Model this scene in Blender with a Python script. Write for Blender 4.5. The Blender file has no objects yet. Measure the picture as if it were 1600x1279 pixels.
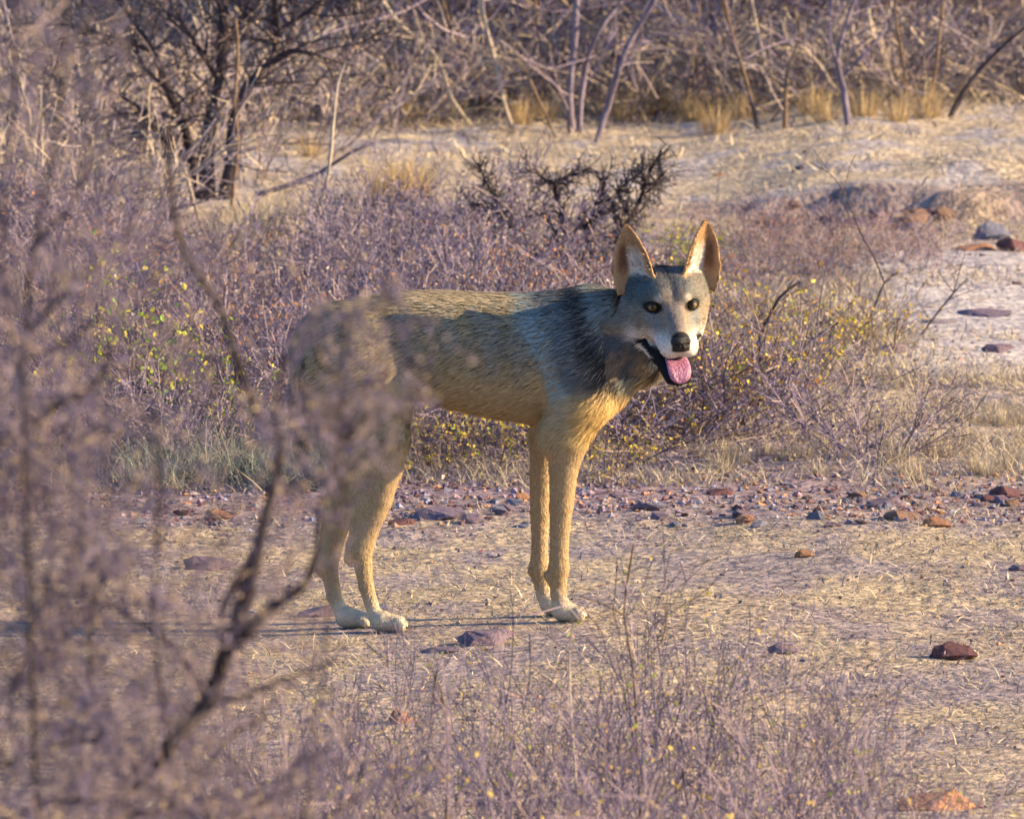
import bpy, bmesh, math, random
import numpy as np
from mathutils import Vector

# ------------------------------------------------------------------ camera, sky, sun, exposure
SC = bpy.context.scene
COL = SC.collection
CAM_H, CAM_D = 2.5, 25.0
FPX = 20000.0                       # focal length in pixels of a 1600 px wide frame
PITCH = math.atan((639.5 + 1020.0) / FPX)
cam_data = bpy.data.cameras.new('camera')
cam = bpy.data.objects.new('camera', cam_data)
COL.objects.link(cam)
cam.location = (0, -CAM_D, CAM_H)
cam.rotation_euler = (math.pi / 2 - PITCH, 0, 0)
cam_data.sensor_width = 36.0
cam_data.lens = 36.0 * FPX / 1600.0
cam_data.clip_start = 0.5
cam_data.clip_end = 2000.0
cam_data.dof.use_dof = True
cam_data.dof.focus_distance = 24.95
cam_data.dof.aperture_fstop = 23.0
SC.camera = cam

SUN_ELEV, SUN_AZ = math.radians(21), math.radians(-2.5)     # azimuth from +X towards +Y
sun_dir = Vector((math.cos(SUN_ELEV) * math.cos(SUN_AZ), math.cos(SUN_ELEV) * math.sin(SUN_AZ), math.sin(SUN_ELEV)))
world = bpy.data.worlds.new('World')
SC.world = world
world.use_nodes = True
wn = world.node_tree
sky = wn.nodes.new('ShaderNodeTexSky')
sky.sky_type = 'NISHITA'
sky.sun_disc = False
sky.sun_elevation = SUN_ELEV
sky.sun_rotation = math.pi / 2 - SUN_AZ
sky.dust_density = 0.6
sky.ozone_density = 5.0
bgn = wn.nodes['Background']
bgn.inputs['Strength'].default_value = 0.098
wn.links.new(sky.outputs[0], bgn.inputs['Color'])
sl = bpy.data.lights.new('sun', 'SUN')
sl.energy = 5.0
sl.angle = math.radians(0.5)
sl.color = (1.0, 0.74, 0.40)
sun = bpy.data.objects.new('sun', sl)
sun.rotation_euler = (-sun_dir).to_track_quat('-Z', 'Y').to_euler()
sun.location = sun_dir * 60
COL.objects.link(sun)
SC.view_settings.view_transform = 'Standard'
SC.view_settings.look = 'None'
SC.view_settings.exposure = 1.48
SC.view_settings.gamma = 1.0

# ------------------------------------------------------------------ helpers
RNG = np.random.default_rng(7)
random.seed(7)
cp, sp = math.cos(PITCH), math.sin(PITCH)

def ray(px, py):
    a, b = (px - 800) / FPX, -(py - 639.5) / FPX
    # camera forward (0,cp,-sp), up (0,sp,cp)
    return (a, cp + b * sp, -sp + b * cp)

def at(px, py, Y):
    d = ray(px, py)
    t = (Y + CAM_D) / d[1]
    return np.array((d[0] * t, Y, CAM_H + d[2] * t))

def sstep(a, b, x):
    t = np.clip((x - a) / (b - a), 0, 1)
    return t * t * (3 - 2 * t)

def hash3(ix, iy, iz, s=0):
    h = (ix.astype(np.int64) * 374761393 + iy.astype(np.int64) * 668265263 + iz.astype(np.int64) * 2147483647 + s * 974711) & 0xffffffff
    h = ((h ^ (h >> 13)) * 1274126177) & 0xffffffff
    return ((h ^ (h >> 16)) & 0xffff) / 65535.0

def vnoise(p, scale, s=0):
    """value noise 0..1 of an (n,3) array"""
    q = p * scale
    i = np.floor(q).astype(np.int64)
    f = q - i
    f = f * f * (3 - 2 * f)
    r = 0
    for dx in (0, 1):
        for dy in (0, 1):
            for dz in (0, 1):
                w = (f[:, 0] if dx else 1 - f[:, 0]) * (f[:, 1] if dy else 1 - f[:, 1]) * (f[:, 2] if dz else 1 - f[:, 2])
                r = r + w * hash3(i[:, 0] + dx, i[:, 1] + dy, i[:, 2] + dz, s)
    return r

def fbm(p, scale, s=0, o=3):
    r, a, t = 0, 1.0, 0
    for k in range(o):
        r = r + a * vnoise(p, scale * 2 ** k, s + k)
        t += a
        a *= 0.5
    return r / t

def bank_y(x):
    return 11.75 + 0.22 * np.sin(x * 1.7 + 0.6) + 0.10 * np.sin(x * 5.1) + 0.05 * np.sin(x * 13.3 + 1)

def ground_h(x, y):
    x = np.atleast_1d(np.asarray(x, float)); y = np.atleast_1d(np.asarray(y, float))
    p = np.stack([x, y, np.zeros_like(x)], 1)
    dist = np.hypot(x + 0.05, y)
    rough = sstep(0.4, 1.3, dist)
    h = (fbm(p, 1.3, 3) - 0.5) * 0.05 * rough + (fbm(p, 9.0, 9, 2) - 0.5) * 0.012 * (0.3 + 0.7 * rough)
    h += 0.035 * (np.clip(x, -0.5, 0.5) + 0.25) * np.exp(-(dist / 1.5) ** 2)
    by = bank_y(x)
    amp = (0.075 * sstep(0.45, 1.1, x) + 0.012) * (.6 + .8 * fbm(p, 2.3, 77, 2))
    h += amp * sstep(-0.05, 0.11, y - by + (fbm(p, 6.0, 78, 2) - .5) * .35) * (1 - 0.8 * sstep(2, 8, y - by))
    h += 0.03 * (fbm(p, 0.25, 21, 2) - 0.5) * sstep(3, 8, np.abs(y))
    return h

def gh(x, y):
    return float(ground_h(x, y)[0])

def gp(px, py):
    """ground point seen at a pixel"""
    z = 0.0
    for _ in range(6):
        d = ray(px, py)
        t = (z - CAM_H) / d[2]
        x, y = d[0] * t, -CAM_D + d[1] * t
        z = gh(x, y)
    return np.array((x, y, z))

def mesh_obj(name, V, F, mat, parent=None, col=None, smooth=False, kind=None, normals=None):
    """V (n,3); F list of (m,k) index arrays; col (n,3) vertex colours"""
    me = bpy.data.meshes.new(name)
    V = np.asarray(V, np.float32)
    Fs = F if isinstance(F, (list, tuple)) else [F]
    Fs = [np.asarray(f, np.int32) for f in Fs if len(f)]
    nl = sum(f.size for f in Fs); nf = sum(len(f) for f in Fs)
    me.vertices.add(len(V)); me.vertices.foreach_set('co', V.ravel())
    me.loops.add(nl); me.polygons.add(nf)
    me.loops.foreach_set('vertex_index', np.concatenate([f.ravel() for f in Fs]))
    tot = np.concatenate([np.full(len(f), f.shape[1], np.int32) for f in Fs])
    st = np.zeros(nf, np.int32); st[1:] = np.cumsum(tot)[:-1]
    me.polygons.foreach_set('loop_start', st)
    me.polygons.foreach_set('loop_total', tot)
    me.polygons.foreach_set('use_smooth', np.full(nf, smooth))
    me.update(calc_edges=True)
    if col is not None:
        c = np.ones((len(V), 4), np.float32); c[:, :3] = col
        at_ = me.color_attributes.new('Col', 'FLOAT_COLOR', 'POINT')
        at_.data.foreach_set('color', c.ravel())
    if normals is not None:
        me.normals_split_custom_set_from_vertices(np.asarray(normals, np.float32).tolist())
    me.materials.append(mat)
    o = bpy.data.objects.new(name, me)
    COL.objects.link(o)
    if parent is not None:
        o.parent = parent
        w, q = np.zeros(3), parent
        while q is not None:
            w += np.array(q.location); q = q.parent
        o.location = tuple(-w)                             # vertices were given in world space
    if kind: o['kind'] = kind
    return o

def tag(o, label=None, cat=None, group=None, kind=None):
    if label: o['label'] = label
    if cat: o['category'] = cat
    if group: o['group'] = group
    if kind: o['kind'] = kind
    return o

def empty(name, loc):
    o = bpy.data.objects.new(name, None)
    o.empty_display_size = 0.1
    o.location = tuple(float(v) for v in loc)
    COL.objects.link(o)
    return o

def copy_tree(o, parent=None):
    c = o.copy(); COL.objects.link(c)
    if parent is not None: c.parent = parent
    for ch in list(o.children): copy_tree(ch, c)
    return c

# ------------------------------------------------------------------ materials
def new_mat(name, rough=0.85, spec=0.2):
    m = bpy.data.materials.new(name); m.use_nodes = True
    b = m.node_tree.nodes['Principled BSDF']
    b.inputs['Roughness'].default_value = rough
    b.inputs['Specular IOR Level'].default_value = spec
    return m, m.node_tree, b

def mat_noise(name, stops, scale, rough=0.85, spec=0.2, bump=0.0, bscale=None, stretch=None, attr=False, detail=6.0, rand=0.0):
    m, nt, b = new_mat(name, rough, spec)
    N = nt.nodes; L = nt.links
    tc = N.new('ShaderNodeTexCoord')
    src = tc.outputs['Object']
    if stretch:
        mp = N.new('ShaderNodeMapping'); mp.inputs['Scale'].default_value = stretch
        L.new(src, mp.inputs['Vector']); src = mp.outputs[0]
    nz = N.new('ShaderNodeTexNoise'); nz.inputs['Scale'].default_value = scale; nz.inputs['Detail'].default_value = detail
    L.new(src, nz.inputs['Vector'])
    cr = N.new('ShaderNodeValToRGB')
    els = cr.color_ramp.elements
    while len(els) < len(stops): els.new(0.5)
    for e, (p, c) in zip(els, stops):
        e.position = p; e.color = (*c, 1)
    L.new(nz.outputs['Fac'], cr.inputs['Fac'])
    out = cr.outputs['Color']
    if attr:
        a = N.new('ShaderNodeVertexColor'); a.layer_name = 'Col'
        mx = N.new('ShaderNodeMix'); mx.data_type = 'RGBA'; mx.blend_type = 'MULTIPLY'
        mx.inputs['Factor'].default_value = 1.0
        L.new(a.outputs['Color'], mx.inputs['A']); L.new(out, mx.inputs['B'])
        out = mx.outputs['Result']
    if rand:
        oi = N.new('ShaderNodeObjectInfo')
        hs = N.new('ShaderNodeHueSaturation')
        mr = N.new('ShaderNodeMapRange')
        mr.inputs['To Min'].default_value = 1 - rand; mr.inputs['To Max'].default_value = 1 + rand
        L.new(oi.outputs['Random'], mr.inputs['Value']); L.new(mr.outputs[0], hs.inputs['Value'])
        L.new(out, hs.inputs['Color']); out = hs.outputs['Color']
    L.new(out, b.inputs['Base Color'])
    if bump:
        nb = N.new('ShaderNodeTexNoise'); nb.inputs['Scale'].default_value = bscale or scale * 2; nb.inputs['Detail'].default_value = 8
        L.new(src, nb.inputs['Vector'])
        bp = N.new('ShaderNodeBump'); bp.inputs['Strength'].default_value = bump; bp.inputs['Distance'].default_value = 0.02
        L.new(nb.outputs['Fac'], bp.inputs['Height']); L.new(bp.outputs[0], b.inputs['Normal'])
    return m

def mat_attr(name, rough=0.8, spec=0.2, translucent=0.0):
    m, nt, b = new_mat(name, rough, spec)
    N = nt.nodes; L = nt.links
    a = N.new('ShaderNodeVertexColor'); a.layer_name = 'Col'
    L.new(a.outputs['Color'], b.inputs['Base Color'])
    if translucent:
        tr = N.new('ShaderNodeBsdfTranslucent'); L.new(a.outputs['Color'], tr.inputs['Color'])
        mx = N.new('ShaderNodeMixShader'); mx.inputs[0].default_value = translucent
        L.new(b.outputs[0], mx.inputs[1]); L.new(tr.outputs[0], mx.inputs[2])
        L.new(mx.outputs[0], N['Material Output'].inputs['Surface'])
    return m

M_GROUND = mat_noise('soil', [(0.28, (0.42, 0.40, 0.48)), (0.5, (1.0, 0.99, 1.0)), (0.72, (1.5, 1.47, 1.40))], 22, 0.95, 0.1, 0.9, 45, attr=True, detail=10)
M_GRASS = mat_attr('dry_grass', 0.7, 0.2, 0.25)
M_LEAF = mat_attr('small_leaf', 0.6, 0.25, 0.35)
M_TWIG = mat_attr('twig_bark', 0.85, 0.15)
M_STONE = mat_noise('sandstone', [(0.3, (0.55, 0.50, 0.62)), (0.5, (0.95, 0.9, 0.95)), (0.68, (1.28, 1.15, 1.08))], 16, 0.85, 0.25, 0.7, 60, attr=True)
# ------------------------------------------------------------------ the wolf
def surface_nets(Fv, origin, h):
    ins = Fv < 0
    nx, ny, nz = Fv.shape
    cnt = np.zeros((nx - 1, ny - 1, nz - 1), np.int8)
    for dx in (0, 1):
        for dy in (0, 1):
            for dz in (0, 1):
                cnt += ins[dx:nx - 1 + dx, dy:ny - 1 + dy, dz:nz - 1 + dz]
    act = (cnt > 0) & (cnt < 8)
    idx = np.full(act.shape, -1, np.int64)
    cells = np.argwhere(act)
    idx[act] = np.arange(len(cells))
    corner = [(a, b, c) for a in (0, 1) for b in (0, 1) for c in (0, 1)]
    vals = {c: Fv[cells[:, 0] + c[0], cells[:, 1] + c[1], cells[:, 2] + c[2]] for c in corner}
    P = np.zeros((len(cells), 3)); n = np.zeros(len(cells))
    for c in corner:
        for ax in range(3):
            if c[ax]: continue
            d = list(c); d[ax] = 1; d = tuple(d)
            a, b = vals[c], vals[d]
            cr = (a < 0) != (b < 0)
            t = np.where(cr, a / np.where(cr, a - b, 1), 0)
            pt = np.tile(np.array(c, float), (len(cells), 1)); pt[:, ax] += t
            P += pt * cr[:, None]; n += cr
    V = origin + (cells + P / n[:, None]) * h
    faces = []
    for ax in range(3):
        o1, o2 = [(1, 2), (2, 0), (0, 1)][ax]
        sl0 = [slice(1, -1)] * 3; sl0[ax] = slice(0, -1)
        sl1 = [slice(1, -1)] * 3; sl1[ax] = slice(1, None)
        A = ins[tuple(sl0)]; B = ins[tuple(sl1)]
        for flip, m in ((False, A & ~B), (True, ~A & B)):
            e = np.argwhere(m)
            if not len(e): continue
            e[:, [k for k in range(3) if k != ax]] += 1
            q = []
            for s1, s2 in ((-1, -1), (0, -1), (0, 0), (-1, 0)):
                c = e.copy(); c[:, o1] += s1; c[:, o2] += s2
                q.append(idx[c[:, 0], c[:, 1], c[:, 2]])
            q = np.stack(q, 1)
            faces.append(q[:, ::-1] if flip else q)
    return V, np.concatenate(faces)

def build_wolf():
    h = 0.0036
    lo = at(425, 1010, 0.0); lo[1] = -0.40; lo[2] = -0.03
    hi = at(1140, 330, 0.0); hi[1] = 0.17
    dims = np.ceil((hi - lo) / h).astype(int)
    gx, gy, gz = [lo[k] + np.arange(dims[k]) * h for k in range(3)]
    Fv = np.full(dims, 0.09, np.float32)

    def region(pmin, pmax, mar=0.07):
        s = []
        for k, g in enumerate((gx, gy, gz)):
            a = np.searchsorted(g, pmin[k] - mar); b = np.searchsorted(g, pmax[k] + mar)
            s.append(slice(max(a, 0), min(b, len(g))))
        X, Y, Z = np.meshgrid(gx[s[0]], gy[s[1]], gz[s[2]], indexing='ij')
        return tuple(s), X.astype(np.float32), Y.astype(np.float32), Z.astype(np.float32)

    def smin(s, d, k):
        a = Fv[s]
        hh = np.maximum(k - np.abs(a - d), 0) / k
        Fv[s] = np.minimum(a, d) - hh * hh * k * 0.25

    def smax_cut(s, d, k):            # carve
        a = Fv[s]; d = -d
        hh = np.maximum(k - np.abs(a - d), 0) / k
        Fv[s] = np.maximum(a, d) + hh * hh * k * 0.25

    def cone(a, b, ra, rb, k=0.02, sy=1.0):
        a = np.asarray(a, float); b = np.asarray(b, float)
        r = max(ra, rb)
        s, X, Y, Z = region(np.minimum(a, b) - r, np.maximum(a, b) + r, k + 0.01)
        ab = b - a; L2 = ab @ ab + 1e-9
        t = np.clip(((X - a[0]) * ab[0] + (Y - a[1]) * ab[1] + (Z - a[2]) * ab[2]) / L2, 0, 1)
        d = np.sqrt((X - a[0] - t * ab[0]) ** 2 + ((Y - a[1] - t * ab[1]) / sy) ** 2 + (Z - a[2] - t * ab[2]) ** 2) - (ra + (rb - ra) * t)
        smin(s, d, k)

    def chain(pts, k=0.02, sy=1.0):
        P_ = np.array([q for q, _ in pts]); r_ = max(q for _, q in pts)
        s, X, Y, Z = region(P_.min(0) - r_, P_.max(0) + r_, k + .01)
        dd = np.full(X.shape, .3, np.float32)
        for (a, ra), (b, rb) in zip(pts[:-1], pts[1:]):
            ab = b - a; L2 = ab @ ab + 1e-9
            t = np.clip(((X - a[0]) * ab[0] + (Y - a[1]) * ab[1] + (Z - a[2]) * ab[2]) / L2, 0, 1)
            d = np.sqrt((X - a[0] - t * ab[0]) ** 2 + ((Y - a[1] - t * ab[1]) / sy) ** 2 + (Z - a[2] - t * ab[2]) ** 2) - (ra + (rb - ra) * t)
            hh = np.maximum(.005 - np.abs(dd - d), 0) / .005
            dd = np.minimum(dd, d) - hh * hh * .00125
        smin(s, dd.astype(np.float32), k)

    # trunk of the body: elliptical sections swept along the spine
    st = np.array([(470, 548, 605, .040), (488, 507, 650, .068), (520, 483, 672, .092), (560, 468, 668, .104), (610, 459, 634, .096), (650, 456, 622, .097),
                   (700, 456, 636, .106), (760, 459, 650, .112), (820, 460, 658, .113), (870, 457, 660, .108), (910, 454, 655, .104), (940, 458, 640, .088), (966, 492, 612, .055)])
    Yc = lambda px: (px - 700) * 0.00022 - 0.015       # the rear stands a little nearer the lens
    cx, cz, hh_, ww = [], [], [], []
    for px, t, b, w in st:
        A = at(px, t, Yc(px)); B = at(px, b, Yc(px))
        cx.append(A[0]); cz.append((A[2] + B[2]) / 2); hh_.append((A[2] - B[2]) / 2); ww.append(w)
    s, X, Y, Z = region((cx[0] - .03, -.2, .2), (cx[-1] + .03, .2, .75), 0.03)
    g1 = gx[s[0]]
    def ip(v):
        r = np.interp(g1, cx, v)
        kk = np.ones(9) / 9
        e = np.pad(r, 4, mode='edge')
        return np.convolve(e, kk, 'valid')
    c_, h_, w_ = [ip(v)[:, None, None].astype(np.float32) for v in (cz, hh_, ww)]
    y_ = ip([Yc(p[0]) for p in st])[:, None, None].astype(np.float32)
    zz = (Z - c_) / h_
    wn_ = w_ * (1.0 - 0.10 * np.clip(-zz, 0, 1))
    d = (((np.abs(Y - y_) / wn_) ** 2.15 + np.abs(zz) ** 2.15) ** (1 / 2.15) - 1) * np.minimum(h_, w_)
    endc = np.maximum(cx[0] - X, X - cx[-1])
    d = np.where(endc > 0, np.sqrt(np.maximum(d, 0) ** 2 + endc ** 2), d).astype(np.float32)
    smin(s, d, 0.02)

    G = lambda px, Y: gh(at(px, 980, Y)[0], Y)
    def foot(px, Y, up):                      # a point a given height above the ground
        p = at(px, 980, Y); p[2] = gh(p[0], Y) + up
        return p
    toe_tips = []
    def paw(px, Y, px_toe, s=1.0):
        s = s * .86; px_toe += 4; a = foot(px, Y, .021); b = foot(px_toe, Y - .006, .016)
        cone(a, b, .023 * s, .019 * s, .012, 1.15)
        for k in (-1.5, -.5, .5, 1.5):        # four toes
            fwd = 10 - 3.0 * abs(k)
            c = foot(px_toe + fwd, Y - .006 + k * .0145, .0115)
            cone(b + np.array((0, k * .011, .003)), c, .0120 * s, .0105 * s, .003)
            toe_tips.append(c)
    # near fore leg
    chain([(at(905, 560, -.055), .066), (at(906, 625, -.065), .060), (at(890, 684, -.070), .037), (at(881, 730, -.066), .028), (at(877, 790, -.060), .0225), (at(874, 850, -.055), .0170),
           (at(873, 887, -.052), .0195), (at(872, 925, -.048), .0140), (foot(876, -.045, .028), .017)], .022)
    paw(880, -.045, 898)
    cone(at(856, 898, -.05), at(862, 904, -.05), .008, .009, .01)
    cone(at(868, 672, -.075), at(862, 690, -.075), .028, .022, .03)     # elbow
    # far fore leg
    chain([(at(900, 580, .06), .062), (at(880, 630, .062), .046), (at(852, 682, .068), .030), (at(846, 740, .070), .023), (at(844, 800, .072), .019), (at(843, 855, .075), .0150),
           (at(843, 886, .078), .0200), (at(850, 930, .08), .014), (foot(858, .08, .026), .016)], .02)
    paw(862, .08, 876)
    cone(at(833, 892, .076), at(838, 897, .076), .008, .008, .01)
    # near hind leg
    chain([(at(556, 560, -.065), .083), (at(592, 630, -.095), .066), (at(604, 685, -.110), .045), (at(602, 730, -.115), .034), (at(594, 780, -.118), .023), (at(577, 830, -.120), .017),
           (at(565, 866, -.122), .0185), (at(572, 915, -.125), .0135), (at(586, 962, -.130), .0125), (foot(592, -.132, .026), .016)], .03)
    cone(at(566, 700, -.10), at(556, 850, -.12), .030, .010, .03)
    cone(at(552, 850, -.121), at(548, 872, -.121), .0125, .0130, .010)     # point of the hock
    paw(598, -.132, 618)
    # far hind leg
    chain([(at(540, 570, .045), .078), (at(546, 650, .035), .060), (at(556, 710, .015), .040), (at(548, 760, .005), .029), (at(534, 810, -.005), .022), (at(520, 860, -.012), .017),
           (at(514, 886, -.016), .017), (at(522, 930, -.020), .014), (at(536, 966, -.024), .013), (foot(541, -.026, .025), .015)], .026)
    cone(at(528, 740, .01), at(506, 872, -.012), .022, .010, .025)
    cone(at(503, 874, -.014), at(502, 890, -.014), .0115, .011, .012)
    paw(546, -.026, 562)
    # haunch and tail
    cone(at(520, 540, -.03), at(560, 600, -.07), .075, .075, .04)
    chain([(at(498, 520, -.055), .028), (at(478, 560, -.058), .021), (at(470, 610, -.06), .021), (at(469, 660, -.06), .018), (at(473, 700, -.06), .011), (at(477, 722, -.06), .004)], .018)
    # neck, ruff, breast
    chain([(at(880, 545, -.005), .100), (at(930, 530, -.010), .098), (at(985, 520, -.03), .083), (at(1026, 488, -.072), .067)], .03)
    cone(at(940, 595, -.02), at(1004, 556, -.03), .048, .040, .04)
    cone(at(928, 600, -.01), at(935, 585, -.01), .062, .06, .03)

    # head: local frame, x forwards, y towards the animal's left (picture right), z up
    yaw, pit, rol = math.radians(9), math.radians(11.5), math.radians(3)
    f = np.array((math.sin(yaw) * math.cos(pit), -math.cos(yaw) * math.cos(pit), -math.sin(pit)))
    l0 = np.array((math.cos(yaw), math.sin(yaw), 0)); u0 = np.cross(f, l0)
    l = l0 * math.cos(rol) + u0 * math.sin(rol); u = np.cross(f, l)
    R = np.stack([f, l, u], 1)
    EYE = np.array((.062, .039, .012))
    H0 = at(1051, 478, -.185) - R @ np.array((EYE[0], 0, EYE[2]))
    hw = lambda x, y, z: H0 + R @ np.array((x, y, z))
    s, X, Y, Z = region(H0 - .14, H0 + .14, 0.10)
    px_, py_, pz_ = X - H0[0], Y - H0[1], Z - H0[2]
    hx = px_ * f[0] + py_ * f[1] + pz_ * f[2]
    hy = px_ * l[0] + py_ * l[1] + pz_ * l[2]
    hz = px_ * u[0] + py_ * u[1] + pz_ * u[2]
    ay = np.abs(hy)
    def ell(c, r, k, sym=False):
        yy = (ay if sym else hy) - c[1]
        q = np.sqrt(((hx - c[0]) / r[0]) ** 2 + (yy / r[1]) ** 2 + ((hz - c[2]) / r[2]) ** 2)
        smin(s, ((q - 1) * min(r)).astype(np.float32), k)
    def hcone(a, b, ra, rb, k, sym=False, cut=False, fz=1.0, fy=1.0):
        a = np.array(a); b = np.array(b); ab = b - a; L2 = ab @ ab
        yy = ay if sym else hy
        t = np.clip(((hx - a[0]) * ab[0] + (yy - a[1]) * ab[1] + (hz - a[2]) * ab[2]) / L2, 0, 1)
        d = np.sqrt((hx - a[0] - t * ab[0]) ** 2 + ((yy - a[1] - t * ab[1]) / fy) ** 2 + ((hz - a[2] - t * ab[2]) / fz) ** 2) - (ra + (rb - ra) * t)
        (smax_cut if cut else smin)(s, d.astype(np.float32), k)
    ell((-.012, 0, .008), (.080, .066, .056), .02)                      # braincase
    ell((-.030, .042, -.034), (.050, .031, .046), .03, True)            # cheek ruff
    ell((-.026, .056, .014), (.032, .020, .040), .03, True)             # ear roots
    ell((.030, .022, .030), (.040, .030, .026), .02, True)              # brows
    ell((.034, .038, -.026), (.038, .024, .028), .025, True)            # cheekbones
    hcone((.045, 0, -.016), (.138, 0, -.036), .038, .0225, .018, fy=.92)  # bridge of the muzzle
    hcone((.070, .014, -.042), (.127, .0150, -.0505), .026, .0225, .012, True)   # whisker pads
    ell((.147, 0, -.040), (.016, .017, .016), .01)
    # lower jaw: two rami meeting at the chin, mouth open
    hcone((-.010, .040, -.060), (.055, .028, -.090), .024, .0135, .012, True)
    hcone((.055, .027, -.090), (.116, .012, -.120), .0120, .0120, .008, True)
    hcone((.112, 0, -.122), (.124, 0, -.122), .0125, .012, .008)
    # eye sockets
    hcone((.080, .042, .012), (.066, .0385, .012), .0105, .0095, .007, True, True)
    # the mouth's cleft, from the chin back to the corner
    hcone((.014, .050, -.058), (.125, .030, -.096), .0035, .012, .006, True, True)
    # ears: cupped sheets
    EAR = []
    for sg in (-1, 1):
        base = np.array((-.022, .052 * sg, .030)); tip = np.array((-.030, (.073 if sg < 0 else .083) * sg, .154))
        ax = tip - base; Lr = np.linalg.norm(ax); ax /= Lr
        face = np.array((.93, .36 * sg, .05)); face -= ax * (face @ ax); face /= np.linalg.norm(face)
        side = np.cross(ax, face)
        EAR.append((sg, base, ax, Lr, face, side))
        qx, qy, qz = hx - base[0], hy - base[1], hz - base[2]
        a_ = (qx * ax[0] + qy * ax[1] + qz * ax[2]) / Lr
        b_ = qx * side[0] + qy * side[1] + qz * side[2]
        c_2 = qx * face[0] + qy * face[1] + qz * face[2]
        tt = np.clip(a_, -.1, 1.0)
        w = np.interp(tt, [-.1, .0, .15, .35, .55, .75, .9, .97, 1.0], [.036, .0385, .0410, .0405, .0350, .0255, .0150, .009, .001])
        bow = 0.026 * np.interp(tt, [0, .3, .7, 1], [1.2, 1.1, .7, .2]) * ((b_ / np.maximum(w, .006)) ** 2)
        d1 = np.abs(c_2 - bow) - .0050
        d2 = np.abs(b_) - w
        d3 = np.maximum(a_ - 1.0, -.04 - a_) * Lr
        rd = .0035
        d1r = d1 + rd; d2r = d2 * .85 + rd
        d = np.maximum(np.sqrt(np.maximum(d1r, 0) ** 2 + np.maximum(d2r, 0) ** 2) + np.minimum(np.maximum(d1r, d2r), 0) - rd, d3)
        d = np.where((np.abs(b_) < .075), d, .05)
        smin(s, d.astype(np.float32), .008)
    V, Q = surface_nets(Fv, lo, h)
    # outward normals from the field
    gr = np.stack(np.gradient(Fv), -1)
    ic = np.clip(((V - lo) / h).round().astype(int), 0, dims - 1)
    Nn = gr[ic[:, 0], ic[:, 1], ic[:, 2]]
    Nn /= np.linalg.norm(Nn, axis=1)[:, None] + 1e-9
    # keep the largest shell only is not needed: everything is joined

    # ---------------- coat colours (own markings, plus sunlit and shaded tones painted in)
    def earmap(P):
        L = (P - H0) @ R
        m = np.zeros(len(P), bool); T = np.zeros(len(P)); Bn = np.zeros(len(P)); Cn = np.zeros(len(P))
        for sg, base, ax, Lr, face, side in EAR:
            q = L - base
            t = q @ ax / Lr; b = q @ side; c = q @ face
            w = np.interp(t, [-.1, .0, .15, .35, .55, .75, .9, .97, 1.0], [.036, .0385, .0410, .0405, .0350, .0255, .0150, .009, .003])
            bow = 0.026 * np.interp(t, [0, .3, .7, 1], [1.2, 1.1, .7, .2]) * ((b / np.maximum(w, .006)) ** 2)
            k = (t > -.10) & (t < 1.06) & (np.abs(b) < w + .008) & (np.abs(c - bow) < .012)
            m |= k
            T = np.where(k, t, T); Bn = np.where(k, -sg * b / w, Bn); Cn = np.where(k, (c - bow) / .005, Cn)
        # Bn: +1 towards the outer edge
        return m, T, -Bn, Cn
    def coat(P, N):
        n = len(P)
        lx = (P - H0) @ f; ly = (P - H0) @ l; lz = (P - H0) @ u
        D = P[:, 1] + CAM_D
        # side-view map coordinates in units of the picture at the body's own plane
        sx = 800 + P[:, 0] * 800; sz = P[:, 2] * 800       # horizontal and height, both at 800 per metre
        n1 = fbm(P, 35, 1); n2 = fbm(P * np.array((1, 1, 2.2)), 110, 5); n3 = fbm(P, 12, 8, 2)
        c = np.tile(np.array((.37, .28, .155)), (n, 1))
        def mix(w, col):
            nonlocal c
            w = np.clip(w, 0, 1)[:, None]
            c = c * (1 - w) + np.array(col) * w
        hgt = sz + (n1 - .5) * 60
        # flank to belly
        mix(sstep(400, 330, hgt) * .6, (.40, .30, .175))
        # grizzled saddle
        sad = sstep(385, 450, hgt) * sstep(470, 560, sx) * (.55 + .35 * sstep(700, 860, sx))
        mix(sad * (.55 + .5 * sstep(.42, .6, n2)), (.095, .095, .092))
        mix(sad * sstep(.54, .40, n1) * .7, (.42, .32, .175))
        mix(sad * sstep(.50, .68, n1) * .32, (.33, .36, .37))
        # rump dark hair
        mix(sstep(560, 480, sx + (n1 - .5) * 60) * sstep(380, 460, sz) * .4, (.17, .155, .135))
        # spine: the sunlit strip along the back painted pale
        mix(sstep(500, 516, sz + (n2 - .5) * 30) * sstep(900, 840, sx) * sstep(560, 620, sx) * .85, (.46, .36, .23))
        # shoulder: slate patch, dark stripe (head's shadow painted in), slate patch, running down and forwards
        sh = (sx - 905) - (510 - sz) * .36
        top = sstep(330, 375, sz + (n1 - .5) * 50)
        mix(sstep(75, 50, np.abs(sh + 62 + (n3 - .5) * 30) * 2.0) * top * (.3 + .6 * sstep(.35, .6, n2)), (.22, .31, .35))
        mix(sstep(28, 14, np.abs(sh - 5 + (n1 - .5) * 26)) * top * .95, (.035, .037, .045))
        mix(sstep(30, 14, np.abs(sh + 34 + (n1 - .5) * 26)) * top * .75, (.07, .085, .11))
        mix(sstep(26, 12, np.abs(sh - 44 + (n1 - .5) * 24)) * sstep(360, 400, sz) * .6, (.22, .31, .35))
        nk = sstep(938, 960, sx) * sstep(-.03, -.055, lx)
        mix(nk * sstep(400, 440, sz) * .6, (.24, .19, .15))
        mix(nk * sstep(.52, .62, n3) * sstep(360, 400, sz) * .6, (.10, .13, .17))
        # breast and throat pale tan
        mix(sstep(395, 350, sz) * sstep(880, 925, sx), (.60, .41, .17))
        # legs
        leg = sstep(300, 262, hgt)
        mix(leg, (.39, .275, .155))
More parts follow.
